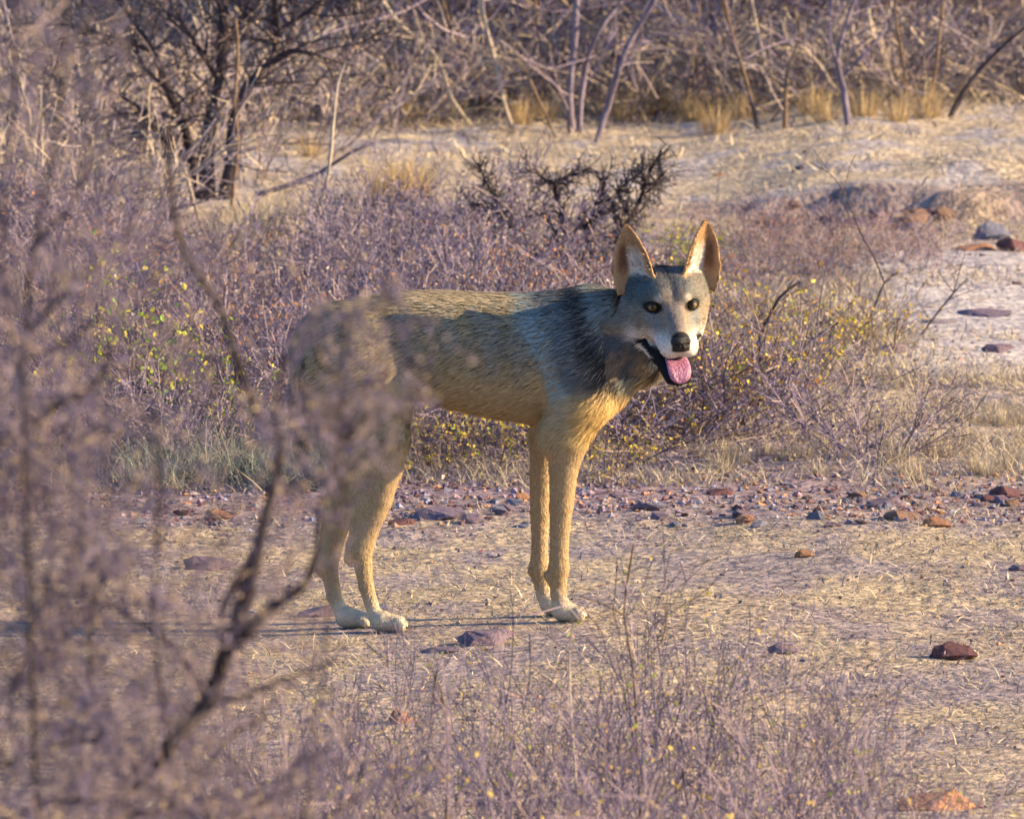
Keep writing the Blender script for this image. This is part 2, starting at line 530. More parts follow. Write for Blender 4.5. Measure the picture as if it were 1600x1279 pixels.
        mix(leg * sstep(0, 1, N[:, 0]) * .5, (.49, .345, .19))  # side facing the sun lightened, sunlight put into the coat colour
        mix(leg * sstep(.55, .7, n1) * .35, (.34, .26, .18))
        mix(sstep(75, 25, sz) * .8, (.54, .47, .38))
        # tail
        tl = sstep(492, 474, sx) * sstep(480, 440, sz) * sstep(140, 160, sz)
        mix(tl * .9, (.14, .125, .12))
        mix(tl * sstep(260, 215, sz), (.03, .03, .035))
        # ---------------- head
        hd = (lx > -.045) & (np.abs(ly) < .12) & (lz > -.15)
        hw_ = np.where(hd | ((lz > .01) & (lx > -.11) & (np.abs(ly) < .1)), np.maximum(sstep(-.055, -.02, lx), sstep(-.10, -.07, lx) * sstep(.015, .035, lz)), 0)
        ear_l = np.hypot(ly, 0) * 0
        mix(hw_, np.array((.22, .165, .115)))
        a = np.abs(ly)
        ehx = sstep(-.002, .020, lz + (n1 - .5) * .012) * hw_
        mix(ehx * (.9 + .4 * (n2 - .5)), (.080, .086, .092))
        # temples: shade painted slate on one side, sunlit brown on the other
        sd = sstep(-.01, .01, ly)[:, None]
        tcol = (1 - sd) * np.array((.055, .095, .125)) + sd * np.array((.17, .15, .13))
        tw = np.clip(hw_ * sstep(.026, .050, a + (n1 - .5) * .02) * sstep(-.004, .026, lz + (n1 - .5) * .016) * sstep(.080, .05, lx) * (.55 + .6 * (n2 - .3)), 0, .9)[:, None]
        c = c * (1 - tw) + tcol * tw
        mix(hw_ * sstep(.055, .080, a + (n1 - .5) * .02) * sstep(-.055, -.03, lz) * sstep(.03, .0, lz) * .6 * (ly < 0), (.10, .14, .17))  # cheek of the shaded side only, cool shade painted as slate
        # parting line
        mix(hw_ * sstep(.016, .006, a + (n2 - .5) * .010) * sstep(-.008, .014, lz) * .9, (.035, .038, .045))
        mix(hw_ * sstep(.024, .014, np.abs(a - .021)) * sstep(.012, .03, lz) * .22, (.28, .28, .28))
        # bridge of the muzzle
        mz = sstep(.055, .075, lx)
        mix(hw_ * mz * sstep(.024, .014, a) * sstep(-.055, -.035, lz), (.27, .205, .165))
        mix(hw_ * sstep(.04, .06, lx) * sstep(.02, .010, a) * sstep(-.02, 0, lz) * .6, (.15, .145, .15))
        # white lips, cheeks and chin
        fw = sstep(.045, .115, lx + (n1 - .5) * .02)
        ch = .9 * sstep(-.024 + .012 * fw, -.060 + .014 * fw, lz - .22 * np.clip(a - .03, 0, .05) + .015 * (n1 - .5))
        ja, jb = np.array((-.010, .040, -.060)), np.array((.055, .028, -.090)); jd_ = jb - ja
        tj = np.clip(((lx - ja[0]) * jd_[0] + (a - ja[1]) * jd_[1] + (lz - ja[2]) * jd_[2]) / (jd_ @ jd_), 0, 1)
        jd = np.sqrt((lx - ja[0] - tj * jd_[0]) ** 2 + (a - ja[1] - tj * jd_[1]) ** 2 + (lz - ja[2] - tj * jd_[2]) ** 2) - (.024 - .0105 * tj)
        below = sstep(-.066, -.074, lz) * sstep(.06, .04, lx)
        mix(hw_ * sstep(-.05, -.07, lz) * sstep(.05, .03, lx), (.17, .145, .125))  # throat under the jaw darkened, its shade put into the colour
        mix(hw_ * sstep(-.05, -.07, lz) * sstep(.05, .03, lx) * sstep(.42, .6, n1), (.08, .095, .12))
        mix(hw_ * ch * sstep(.012, .022, a) * sstep(-.012, .016, lx) * (1 - below * sstep(.002, .006, jd)), (.62, .57, .55))
        mix(hw_ * sstep(-.050, -.058, lz) * sstep(.08, .1, lx), (.62, .57, .55))
        # under-eye grey, brow spot, rims
        e = np.sqrt((lx - EYE[0]) ** 2 * .3 + (a - EYE[1]) ** 2 + (lz - EYE[2]) ** 2)
        ue = np.sqrt((a - .040) ** 2 + (lz + .012) ** 2)
        mix(hw_ * sstep(.020, .010, ue) * .75 * (lx > .02), (.16, .175, .19))
        bs = np.sqrt((a - .027) ** 2 + (lz - .030) ** 2)
        mix(hw_ * sstep(.011, .005, bs) * .7 * (lx > .02), (.50, .44, .38))
        rim = np.sqrt(((a - EYE[1]) / 1.35) ** 2 + ((lz - EYE[2]) / .95) ** 2)
        mix(hw_ * sstep(.0145, .0115, rim) * (lx > .03), (.012, .011, .012))
        cor = np.sqrt(((a - .0275) / 1.3) ** 2 + (lz - .0085) ** 2)
        mix(hw_ * sstep(.0048, .003, cor) * (lx > .05), (.015, .013, .014))
        # black lips along the cleft
        t = np.clip((lx - .010) / .115, 0, 1)
        zc = -.056 - t * .040
        lip = np.abs(lz - (zc - .006 - .006 * t)) - (.003 + .007 * t)
        mix(hw_ * sstep(.003, -.001, lip) * sstep(.005, .02, lx), (.012, .012, .016))
        mix(hw_ * sstep(.0, .004, -.088 - lz) * sstep(.045, .06, lx) * sstep(-.131, -.126, lz), (.012, .012, .018))
        # ears
        er, et, eb, ec = earmap(P)
        er = np.where(er, 1.0, 0.0)
        mix(er, (.46, .275, .115))
        inn = er * sstep(-.25, .35, ec)
        mix(inn * .75, (.38, .225, .125))
        mix(inn * sstep(.75, .45, np.abs(eb + .22) * 1.15) * sstep(.70, .45, et) * sstep(.0, .12, et), (.58, .52, .47))
        mix(inn * sstep(.40, .10, np.abs(eb - .50)) * sstep(.85, .6, et) * sstep(.15, .4, et) * .85, (.13, .055, .035))
        mix(er * sstep(.80, .95, np.abs(eb)) * .5, (.44, .29, .15))
        # nose base
        mix(hw_ * sstep(.144, .150, lx) * sstep(.019, .016, a) * sstep(-.056, -.052, lz), (.02, .02, .022))
        return np.clip(c * (.86 + .28 * n2[:, None]), .004, 1)

    root = empty('wolf', (at(720, 980, -.03)[0], -.03, 0.0))
    tag(root, 'lean tan and grey wolf standing in profile, head turned, pink tongue showing', 'wolf')
    Mcoat = mat_attr('wolf_coat', .75, .12)
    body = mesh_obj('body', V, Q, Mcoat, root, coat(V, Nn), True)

    # ---------------- fur: fine bent blades rooted in the skin
    rng = np.random.default_rng(11)
    tri = np.concatenate([Q[:, [0, 1, 2]], Q[:, [0, 2, 3]]])
    A, B, C = V[tri[:, 0]], V[tri[:, 1]], V[tri[:, 2]]
    ar = np.linalg.norm(np.cross(B - A, C - A), axis=1)
    cen = (A + B + C) / 3
    lxc = (cen - H0) @ f
    dens = np.where(lxc > -.05, 2.2, 1.0) * ar
    n = 270000
    pick = rng.choice(len(tri), n, p=dens / dens.sum())
    u1, u2 = rng.random(n), rng.random(n); sw = u1 + u2 > 1; u1[sw] = 1 - u1[sw]; u2[sw] = 1 - u2[sw]
    P = A[pick] + (B[pick] - A[pick]) * u1[:, None] + (C[pick] - A[pick]) * u2[:, None]
    N = Nn[tri[pick, 0]]
    lx = (P - H0) @ f; ly = (P - H0) @ l; lz = (P - H0) @ u; a = np.abs(ly)
    sx = 800 + P[:, 0] * 800; sz = P[:, 2] * 800
    hd = (lx > -.035) & (a < .12) & (lz > -.15)
    ear, et, eb, ec = earmap(P)
    hd = hd | ear
    # lie of the coat
    T = np.tile(np.array((-1.0, 0, -.30)), (n, 1))
    lw = sstep(330, 250, sz)[:, None]
    T = T * (1 - lw) + np.array((-.12, 0, -1.0)) * lw
    nk = (sstep(900, 960, sx) * sstep(340, 400, sz))[:, None]
    T = T * (1 - nk) + np.array((-.75, .1, -.65)) * nk
    tailw = (sx < 480) & (sz < 470) & (sz > 150)
    T[tailw] = (-.2, 0, -1)
    hdT = -f * 1.0 + np.outer(np.sign(ly) * np.clip(a / .05, 0, 1) * .8, l) + np.outer(np.clip(lz / .05, -1, 1) * .5, u)
    T[hd] = hdT[hd]
    T[ear] = u
    flu = ear & (ec > 0) & (et < .65) & (eb < 0)
    T[flu] = .5 * u + np.outer(np.sign(ly[flu]), l) * 1.0 + .25 * f
    T += rng.normal(0, .16, (n, 3))
    T -= N * (T * N).sum(1)[:, None]
    T /= np.linalg.norm(T, axis=1)[:, None] + 1e-9
    Ln = np.full(n, .022)
    Ln *= 1 - .74 * lw[:, 0]
    Ln += .016 * nk[:, 0]
    Ln *= np.where(sz < 42, .55, 1.0)
    Ln[tailw] = .030
    Ln[hd] = .0085
    Ln[hd & (lx < .02)] = .015
    Ln[hd & (lx > .06)] = .005
    ruff = hd & (a > .058) & (lz < .01); Ln[ruff] = .015
    Ln[ear] = np.where(np.abs(eb[ear]) > .60, .0016, .006)
    fluff = ear & (ec > 0) & (np.abs(eb + .4) < .5) & (et < .65)
    Ln[fluff] = .016
    rim = np.sqrt(((a - EYE[1]) / 1.35) ** 2 + ((lz - EYE[2]) / .95) ** 2)
    Ln[hd & (rim < .013)] = .0012
    Ln[hd & (lx > .144) & (lz > -.060)] = .001
    Ln *= rng.uniform(.55, 1.2, n)
    lift = rng.uniform(.08, .40, n)
    Wd = np.where(hd, .0007, .0010) * rng.uniform(.7, 1.4, n)
    W = np.cross(N, T)
    b0 = P - N * .001
    mid = P + (T * (1 - lift * .5)[:, None] + N * lift[:, None]) * (Ln * .5)[:, None]
    tipp = P + (T * 1.0 + N * (lift * .75)[:, None]) * Ln[:, None] + np.array((0, 0, -.08)) * Ln[:, None]
    VV = np.stack([b0 - W * Wd[:, None], b0 + W * Wd[:, None], mid + W * (Wd * .8)[:, None], mid - W * (Wd * .8)[:, None], tipp], 1)
    base = np.arange(n)[:, None] * 5
    Fq = base + np.array([[0, 1, 2, 3]]); Ft = base + np.array([[3, 2, 4]])
    # wind so that faces look outwards
    test = np.cross(VV[:, 1] - VV[:, 0], VV[:, 2] - VV[:, 0])
    fl = (test * N).sum(1) < 0
    Fq[fl] = Fq[fl][:, ::-1]; Ft[fl] = Ft[fl][:, ::-1]
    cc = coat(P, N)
    v = rng.normal(1, .16, n)
    saddle = np.clip(sstep(360, 430, sz), 0, 1) * (~hd)
    dark = rng.random(n) < (.24 * saddle)
    light = rng.random(n) < (.22 * saddle)
    v = np.where(hd, 1 + (v - 1) * 1.7, v)
    cc = cc * v[:, None]
    cc[dark] *= .45
    cc[light] = cc[light] * .5 + np.array((.30, .28, .25)) * .6
    cc = np.clip(cc, .004, 1)
    tipc = np.clip(cc * np.where(dark, .8, 1.12)[:, None], 0, 1)
    Cv = np.stack([cc, cc, cc, cc, tipc], 1).reshape(-1, 3)
    NN = np.repeat(N, 5, 0); NN /= np.linalg.norm(NN, axis=1)[:, None]
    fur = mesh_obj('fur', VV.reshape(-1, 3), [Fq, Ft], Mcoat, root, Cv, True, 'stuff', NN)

    # ---------------- eyes, nose, tongue, mouth lining, claws
    def blob(name, c, r, mat, par, seg=20, rings=12, shape=None, col=None):
        th = np.linspace(0, math.pi, rings + 1); ph = np.linspace(0, 2 * math.pi, seg, endpoint=False)
        vs = []
        for t in th:
            for p_ in ph:
                q = np.array((math.cos(t), math.sin(t) * math.cos(p_), math.sin(t) * math.sin(p_)))
                if shape: q = shape(q)
                vs.append(hw(*(np.array(c) + q * np.array(r))))
        fs = [(i * seg + j, i * seg + (j + 1) % seg, (i + 1) * seg + (j + 1) % seg, (i + 1) * seg + j) for i in range(rings) for j in range(seg)]
        return mesh_obj(name, np.array(vs), np.array(fs), mat, par, None, True)
    m_eye, nt, b = new_mat('amber_eye', .08, .6); b.inputs['Base Color'].default_value = (.17, .105, .03, 1)
    m_pup, nt, b = new_mat('pupil_black', .06, .6); b.inputs['Base Color'].default_value = (.004, .004, .004, 1)
    m_lid, nt, b = new_mat('eyelid_black', .5, .3); b.inputs['Base Color'].default_value = (.012, .010, .010, 1)
    m_nose = mat_noise('nose_leather', [(.3, (.004, .004, .006)), (.7, (.012, .012, .016))], 300, .45, .4, .4, 500)
    m_tong = mat_noise('tongue_pink', [(.3, (.32, .11, .22)), (.7, (.46, .21, .31))], 90, .4, .4, .4, 240)
    m_mouth, nt, b = new_mat('mouth_dark', .45, .35); b.inputs['Base Color'].default_value = (.016, .010, .014, 1)
    for sg in (-1, 1):
        ey = blob('eye', (EYE[0] - .0035, EYE[1] * sg, EYE[2]), (.0095, .0095, .0085), m_eye, root)
        blob('pupil', (EYE[0] + .0040, EYE[1] * sg - .0012, EYE[2] + .0004), (.0034, .0042, .0042), m_pup, ey, 14, 8)
        # upper lid: a curved dark roll above the eye
        pts = []
        for k in range(9):
            t = -1 + 2 * k / 8
            pts.append((EYE[0] + .004 - .004 * t * t - .003 * (t > 0) * t, (EYE[1] + .0125 * t) * sg, EYE[2] + .0072 * (1 - t * t) + .0004 + .0006 * t))
        vs, fs = [], []
        for i, p_ in enumerate(pts):
            r = .0026 * (1 - .5 * abs(i - 4) / 4)
            for j in range(6):
                q = 2 * math.pi * j / 6
                vs.append(hw(p_[0] + r * math.cos(q), p_[1], p_[2] + r * math.sin(q)))
        for i in range(8):
            for j in range(6):
                fs.append((i * 6 + j, i * 6 + (j + 1) % 6, i * 6 + 6 + (j + 1) % 6, i * 6 + 6 + j))
        mesh_obj('eyelid', np.array(vs), np.array(fs), m_lid, root, None, True)
    m_claw, nt, b = new_mat('claw_horn', .45, .4); b.inputs['Base Color'].default_value = (.03, .025, .022, 1)
    for c in toe_tips:
        ring = [c + np.array((.006, .0026 * math.cos(q), .001 + .0030 * math.sin(q))) for q in (0.0, 1.57, 3.14, 4.71)]
        mid = [c + np.array((.0125, .0018 * math.cos(q), -.001 + .0020 * math.sin(q))) for q in (0.0, 1.57, 3.14, 4.71)]
        vs = np.array(ring + mid + [c + np.array((.0170, 0, -.0065))])
        mesh_obj('claw', vs, [np.array([(k, (k + 1) % 4, 4 + (k + 1) % 4, 4 + k) for k in range(4)]), np.array([(4 + k, 4 + (k + 1) % 4, 8) for k in range(4)])], m_claw, root, None, True)
    def nshape(q):
        y, z = q[1], q[2]
        q = q.copy()
        q[1] = y * (1.0 + .18 * z)
        q[2] = z * (.95 if z > 0 else 1.05)
        if q[0] > 0:                         # nostrils pressed in
            dn = math.hypot(abs(y) - .52, z + .05)
            q[0] -= .40 * math.exp(-(dn / .20) ** 2)
            q[0] -= .12 * math.exp(-(y / .10) ** 2) * (z < .1)
        return q
    nose = blob('nose', (.152, 0, -.0370), (.0145, .0195, .0160), m_nose, root, 36, 24, nshape)
    blob('mouth_lining', (.046, 0, -.080), (.058, .028, .022), m_mouth, root)
    # tongue: a lofted flat strip with a centre groove, hanging over the chin
    sec = [(.040, -.080, .016), (.075, -.086, .0200), (.105, -.091, .0225), (.122, -.096, .0230), (.133, -.104, .0225), (.1385, -.113, .0190), (.1395, -.1195, .0115), (.139, -.122, .003)]
    vs, fs = [], []
    K = 12
    for i, (x, z, w) in enumerate(sec):
        i2 = min(i + 1, len(sec) - 1); i0 = max(i - 1, 0)
        tx, tz = sec[i2][0] - sec[i0][0], sec[i2][1] - sec[i0][1]; q = math.hypot(tx, tz); nx_, nz_ = -tz / q, tx / q
        for j in range(K):
            an = 2 * math.pi * j / K
            y = w * math.cos(an); th = .0042 * math.sin(an) + (.003 * (y / w) ** 2 - .0012 * math.exp(-(y / .004) ** 2) if math.sin(an) >= -.01 else 0)
            vs.append(hw(x + nx_ * th, y, z + nz_ * th))
    for i in range(len(sec) - 1):
        for j in range(K):
            fs.append((i * K + j, i * K + (j + 1) % K, (i + 1) * K + (j + 1) % K, (i + 1) * K + j))
    mesh_obj('tongue', np.array(vs), np.array(fs), m_tong, root, None, True)
    return root

build_wolf()
# ------------------------------------------------------------------ ground
def lin(a, b, n): return np.linspace(a, b, n, endpoint=False)
gxs = np.concatenate([lin(-600, -60, 10), lin(-60, -8, 20), lin(-8, -2.6, 27), np.arange(-2.6, 2.6, .04), lin(2.6, 8, 27), lin(8, 60, 20), np.linspace(60, 600, 10)])
gys = np.concatenate([lin(-200, -30, 12), lin(-30, -6, 60), np.arange(-6, 17.2, .045), lin(17.2, 40, 80), lin(40, 120, 20), np.linspace(120, 1500, 16)])
GX, GY = np.meshgrid(gxs, gys, indexing='ij')
fx, fy = GX.ravel(), GY.ravel()
gz = ground_h(fx, fy)
GV = np.stack([fx, fy, gz], 1)
ni, nj = len(gxs), len(gys)
ii = (np.arange(ni - 1)[:, None] * nj + np.arange(nj - 1)[None, :]).ravel()
GF = np.stack([ii, ii + nj, ii + nj + 1, ii + 1], 1)

def soil_colour(x, y):
    p = np.stack([x, y, np.zeros_like(x)], 1)
    n1 = fbm(p, 1.1, 31); n2 = fbm(p, 4.0, 37); n3 = fbm(p * np.array((1, .35, 1)), 9.0, 41)
    c = np.tile(np.array((.37, .295, .21)), (len(x), 1))
    def mix(w, col):
        nonlocal c
        w = np.clip(w, 0, 1)[:, None]; c = c * (1 - w) + np.array(col) * w
    mix(sstep(.45, .6, n2) * .5, (.27, .215, .205))
    mix(sstep(.5, .65, n3) * .65, (.215, .18, .225))  # violet patches, ground shade put into the soil colour
    # scrub floor, browner and purplish
    mix(sstep(2.6, 3.6, y + n1) * sstep(11.5, 10.5, y) * sstep(1.0, .4, x + (n1 - .5)) * .8, (.20, .16, .22))
    # pale clay pan to the right
    pan = sstep(.75, 1.05, x + (n1 - .5) * .6) * sstep(5.6, 6.4, y + (n2 - .5) * 1.2) * sstep(11.2, 10.2, y)
    mix(pan * .9, (.46, .42, .43))
    # stony band
    band = sstep(.7, .3, np.abs(y - 2.75 + (n1 - .5) * .8))
    mix(band * .6, (.22, .16, .19))
    # bank and cart track beyond
    by = bank_y(x)
    mix(sstep(-.22, -.06, y - by) * sstep(.12, .05, y - by) * .6, (.25, .19, .18))
    road = sstep(.05, .3, y - by) * sstep(17.3, 16.3, y + (n1 - .5) * 1.5)
    mix(road * .9, (.42, .345, .26))
    mix(road * sstep(.52, .62, n3) * .6, (.32, .31, .37))
    mix(sstep(16.0, 17.0, y + (n2 - .5)) * .85, (.24, .195, .20))
    return c

ground = mesh_obj('ground', GV, GF, M_GROUND, None, soil_colour(fx, fy), True)
tag(ground, kind='structure')

# ------------------------------------------------------------------ building blocks for plants
def frusta(segs, sides=3):
    """segs: list of (p0, p1, r0, r1, colour) -> loose thin prisms"""
    P0 = np.array([s[0] for s in segs]); P1 = np.array([s[1] for s in segs])
    R0 = np.array([s[2] for s in segs]); R1 = np.array([s[3] for s in segs]); C = np.array([s[4] for s in segs])
    D = P1 - P0; D /= np.linalg.norm(D, axis=1)[:, None] + 1e-12
    ref = np.where(np.abs(D[:, 2:3]) > .9, np.array([[1.0, 0, 0]]), np.array([[0, 0, 1.0]]))
    U = np.cross(D, ref); U /= np.linalg.norm(U, axis=1)[:, None] + 1e-12
    W = np.cross(D, U)
    n = len(segs); V = np.zeros((n, 2 * sides, 3))
    for k in range(sides):
        a = 2 * math.pi * k / sides
        off = U * math.cos(a) + W * math.sin(a)
        V[:, k] = P0 + off * R0[:, None]; V[:, sides + k] = P1 + off * R1[:, None]
    b = np.arange(n)[:, None] * 2 * sides
    F = np.concatenate([b + np.array([[k, (k + 1) % sides, sides + (k + 1) % sides, sides + k]]) for k in range(sides)])
    return V.reshape(-1, 3), F, np.repeat(C, 2 * sides, 0)

def leaf_quads(leaves, rng):
    """leaves: list of (p, size, colour): small folded diamonds"""
    P = np.array([l_[0] for l_ in leaves]); S = np.array([l_[1] for l_ in leaves]); C = np.array([l_[2] for l_ in leaves])
    n = len(P)
    A = rng.normal(0, 1, (n, 3)); A /= np.linalg.norm(A, axis=1)[:, None]
    B = rng.normal(0, 1, (n, 3)); B -= A * (A * B).sum(1)[:, None]; B /= np.linalg.norm(B, axis=1)[:, None]
    Nn = np.cross(A, B)
    V = np.stack([P, P + A * S[:, None] * .5 + B * S[:, None] * .34 + Nn * S[:, None] * .10, P + A * S[:, None], P + A * S[:, None] * .5 - B * S[:, None] * .34 + Nn * S[:, None] * .10], 1)
    b = np.arange(n)[:, None] * 4
    F = np.concatenate([b + np.array([[0, 1, 2]]), b + np.array([[0, 2, 3]])])
    return V.reshape(-1, 3), F, np.repeat(C, 4, 0)

def smooth_line(pts, step):
    """Catmull-Rom through points with radius in the 4th column"""
    P = np.array(pts, float)
    if len(P) == 2: P = np.array([P[0], (P[0] + P[1]) / 2, P[1]])
    Q = np.concatenate([[2 * P[0] - P[1]], P, [2 * P[-1] - P[-2]]])
    out = []
    for i in range(1, len(Q) - 2):
        L = np.linalg.norm(Q[i + 1][:3] - Q[i][:3]); k = max(2, int(L / step))
        for t in np.linspace(0, 1, k, endpoint=False):
            out.append(.5 * ((2 * Q[i]) + (-Q[i - 1] + Q[i + 1]) * t + (2 * Q[i - 1] - 5 * Q[i] + 4 * Q[i + 1] - Q[i + 2]) * t * t + (-Q[i - 1] + 3 * Q[i] - 3 * Q[i + 1] + Q[i + 2]) * t ** 3))
    out.append(Q[-2])
    return np.array(out)

def tube(line, sides, rng, knob=.12):
    P = line[:, :3]; R = np.maximum(line[:, 3], .0004) * (1 + knob * rng.normal(0, 1, len(line)))
    T = np.gradient(P, axis=0); T /= np.linalg.norm(T, axis=1)[:, None] + 1e-12
    U = np.cross(T[0], (0.31, .9, .2)); U /= np.linalg.norm(U)
    V = []
    for i in range(len(P)):
        U = U - T[i] * (U @ T[i]); U /= np.linalg.norm(U) + 1e-12
        W = np.cross(T[i], U)
        a = np.arange(sides) * 2 * math.pi / sides
        rr = R[i] * (1 + .10 * np.sin(a * 2 + i * .7))
        V.append(P[i] + np.outer(np.cos(a) * rr, U) + np.outer(np.sin(a) * rr, W))
    n = len(P)
    F = [(i * sides + j, i * sides + (j + 1) % sides, (i + 1) * sides + (j + 1) % sides, (i + 1) * sides + j) for i in range(n - 1) for j in range(sides)]
    return np.concatenate(V), np.array(F)

def rvec(rg):
    z = rg.uniform(-1, 1); a = rg.uniform(0, 6.2832); q = math.sqrt(1 - z * z)
    return (q * math.cos(a), q * math.sin(a), z)

def grow(rg, segs, leaves, p, d, L, r, lev, S):
    """one shoot with side shoots; S: style dict"""
    n = max(2, int(L / S['seg'])); st = L / n
    wand = S['wander']; up = S['up']
    pal = S['bark']; col = pal[rg.randrange(len(pal))]
    for i in range(n):
        v = rvec(rg)
        d = (d[0] + v[0] * wand, d[1] + v[1] * wand, d[2] + v[2] * wand + up)
        q = math.sqrt(d[0] ** 2 + d[1] ** 2 + d[2] ** 2); d = (d[0] / q, d[1] / q, d[2] / q)
        p2 = (p[0] + d[0] * st, p[1] + d[1] * st, p[2] + d[2] * st)
        r2 = max(r * (1 - .75 / n), S['rmin'])
        segs.append((p, p2, r, r2, col)); 
        fr = (i + 1) / n
        if lev < S['levels'] and fr > S.get('bare', .2) and rg.random() < S['fork'][lev]:
            v = rvec(rg); k = rg.uniform(*S['spread'])
            dd = (d[0] + v[0] * k, d[1] + v[1] * k, d[2] + v[2] * k)
            q = math.sqrt(dd[0] ** 2 + dd[1] ** 2 + dd[2] ** 2); dd = (dd[0] / q, dd[1] / q, dd[2] / q)
            grow(rg, segs, leaves, p2, dd, L * rg.uniform(*S['ratio']) * (1.15 - .6 * fr), max(r2 * .62, S['rmin']), lev + 1, S)
        if S.get('thorn') and rg.random() < S['thorn']:
            v = rvec(rg); tl = rg.uniform(.6, 1.4) * S['thorn_len']
            segs.append((p2, (p2[0] + v[0] * tl, p2[1] + v[1] * tl, p2[2] + v[2] * tl), S['rmin'] * .9, S['rmin'] * .3, col))
        if lev >= S['leaf_from'] and rg.random() < S['leaf']:
            for _ in range(rg.choice(S.get('leaf_n', (1, 1, 2)))):
                v = rvec(rg); o = S['leaf_size'][0]
                lp = (p2[0] + v[0] * o, p2[1] + v[1] * o, p2[2] + v[2] * o)
                lc = S['leaf_cols'][min(int(rg.random() ** 1.0 * len(S['leaf_cols'])), len(S['leaf_cols']) - 1)]
                leaves.append((lp, rg.uniform(*S['leaf_size']), lc))
        p, r = p2, r2

B_MAUVE = [(.22, .175, .27), (.14, .11, .185), (.29, .23, .30), (.38, .30, .30), (.06, .048, .085), (.08, .062, .105)]
B_DARK = [(.055, .045, .055), (.075, .06, .07), (.04, .034, .042), (.11, .085, .085)]
B_BROWN = [(.16, .115, .085), (.22, .155, .105), (.11, .08, .07), (.28, .20, .13), (.15, .12, .13)]
B_PALE = [(.48, .40, .30), (.38, .31, .25), (.55, .46, .34)]
L_DRY = [(.29, .23, .33), (.20, .165, .28), (.40, .31, .32), (.46, .38, .33), (.10, .08, .13), (.07, .06, .085), (.28, .22, .27), (.24, .175, .16), (.54, .46, .38)]
L_YEL = [(.78, .56, .06), (.80, .60, .12), (.66, .48, .07), (.36, .42, .05), (.58, .33, .07), (.36, .26, .14), (.28, .20, .16), (.22, .17, .16)]
L_GREEN = [(.28, .44, .05), (.46, .50, .06), (.70, .58, .07), (.30, .22, .16), (.24, .18, .16)]
L_ORA = [(.52, .22, .07), (.45, .26, .14), (.36, .24, .16), (.28, .20, .17), (.24, .18, .17), (.20, .16, .17)]

STY = dict(seg=.035, wander=.16, up=.02, rmin=.0011, levels=2, fork=[.55, .5, .4], spread=(.6, 1.2), ratio=(.45, .75), leaf_from=1, leaf=.5, leaf_size=(.007, .014), leaf_cols=L_DRY, bark=B_MAUVE, bare=.15)

def style(**k):
    s = dict(STY); s.update(k); return s

def make_shrub(name, seed, stems, h, lean, r, S, base=.05):
    rg = random.Random(seed); segs, leaves = [], []
    for i in range(stems):
        a = rg.uniform(0, 6.2832); q = lean * math.sqrt(rg.random())
        d = (math.cos(a) * q, math.sin(a) * q, 1.0); m = math.sqrt(q * q + 1)
        b = base * math.sqrt(rg.random())
        grow(rg, segs, leaves, (math.cos(a) * b, math.sin(a) * b, -.03), (d[0] / m, d[1] / m, d[2] / m), h * rg.uniform(.65, 1.1), r * rg.uniform(.7, 1.2), 0, S)
    root = empty(name, (0, 0, 0))
    V, F, C = frusta(segs, 3)
    mesh_obj('branch_mass', V, F, M_TWIG, root, C, False, 'stuff')
    if leaves:
        V, F, C = leaf_quads(leaves, np.random.default_rng(seed))
        mesh_obj('foliage', V, F, M_LEAF, root, C, False, 'stuff')
    root['n_'] = len(segs)
    del root['n_']
    return root

class Kind:
    """a plant kind with a few built variants; put() places the first itself, then copies"""
    def __init__(self, builders): self.b = builders; self.src = [None] * len(builders); self.used = [False] * len(builders); self.i = 0
    def put(self, x, y, rot, sc, label, cat, group, sz=None, sink=0.0):
        k = self.i % len(self.b); self.i += 1
        if self.src[k] is None: self.src[k] = self.b[k](); o = self.src[k]
        else: o = copy_tree(self.src[k])
        o.location = (x, y, gh(x, y) - sink); o.rotation_euler = (0, 0, rot); o.scale = (sc, sc, sz or sc)
        return tag(o, label, cat, group)

PR = random.Random(99)
def X_at(px, D): return (px - 800) / FPX * D

# ------------------------------------------------------------------ low scrub behind the wolf
S_low = style(seg=.03, levels=2, fork=[.8, .55, 0], leaf=.6, leaf_size=(.007, .015), wander=.2)
low = Kind([lambda s=s: make_shrub('low_shrub', s, 16, .34, 1.1, .0026, S_low, .10) for s in range(5)])
S_yel = style(seg=.035, levels=2, fork=[.7, .5, 0], leaf=.27, leaf_size=(.014, .028), leaf_cols=L_YEL, bark=[(.13, .10, .10), (.17, .12, .10), (.09, .075, .085)], leaf_n=(1, 1, 2, 3), wander=.15)
yel = Kind([lambda s=s: make_shrub('leafy_shrub', 40 + s, 11, .42, .85, .0030, S_yel, .08) for s in range(4)])
S_grn = style(seg=.035, levels=2, fork=[.7, .5, 0], leaf=.32, leaf_size=(.014, .026), leaf_cols=L_GREEN, bark=[(.13, .10, .10), (.09, .075, .085)], leaf_n=(1, 2, 3))
grn = Kind([lambda s=s: make_shrub('leafy_shrub', 60 + s, 10, .38, .95, .0028, S_grn, .08) for s in range(2)])
S_ora = style(seg=.03, levels=2, fork=[.75, .55, 0], leaf=.6, leaf_size=(.008, .016), leaf_cols=L_ORA, bark=B_MAUVE)
ora = Kind([lambda s=s: make_shrub('low_shrub', 70 + s, 13, .36, 1.0, .0026, S_ora, .10) for s in range(3)])

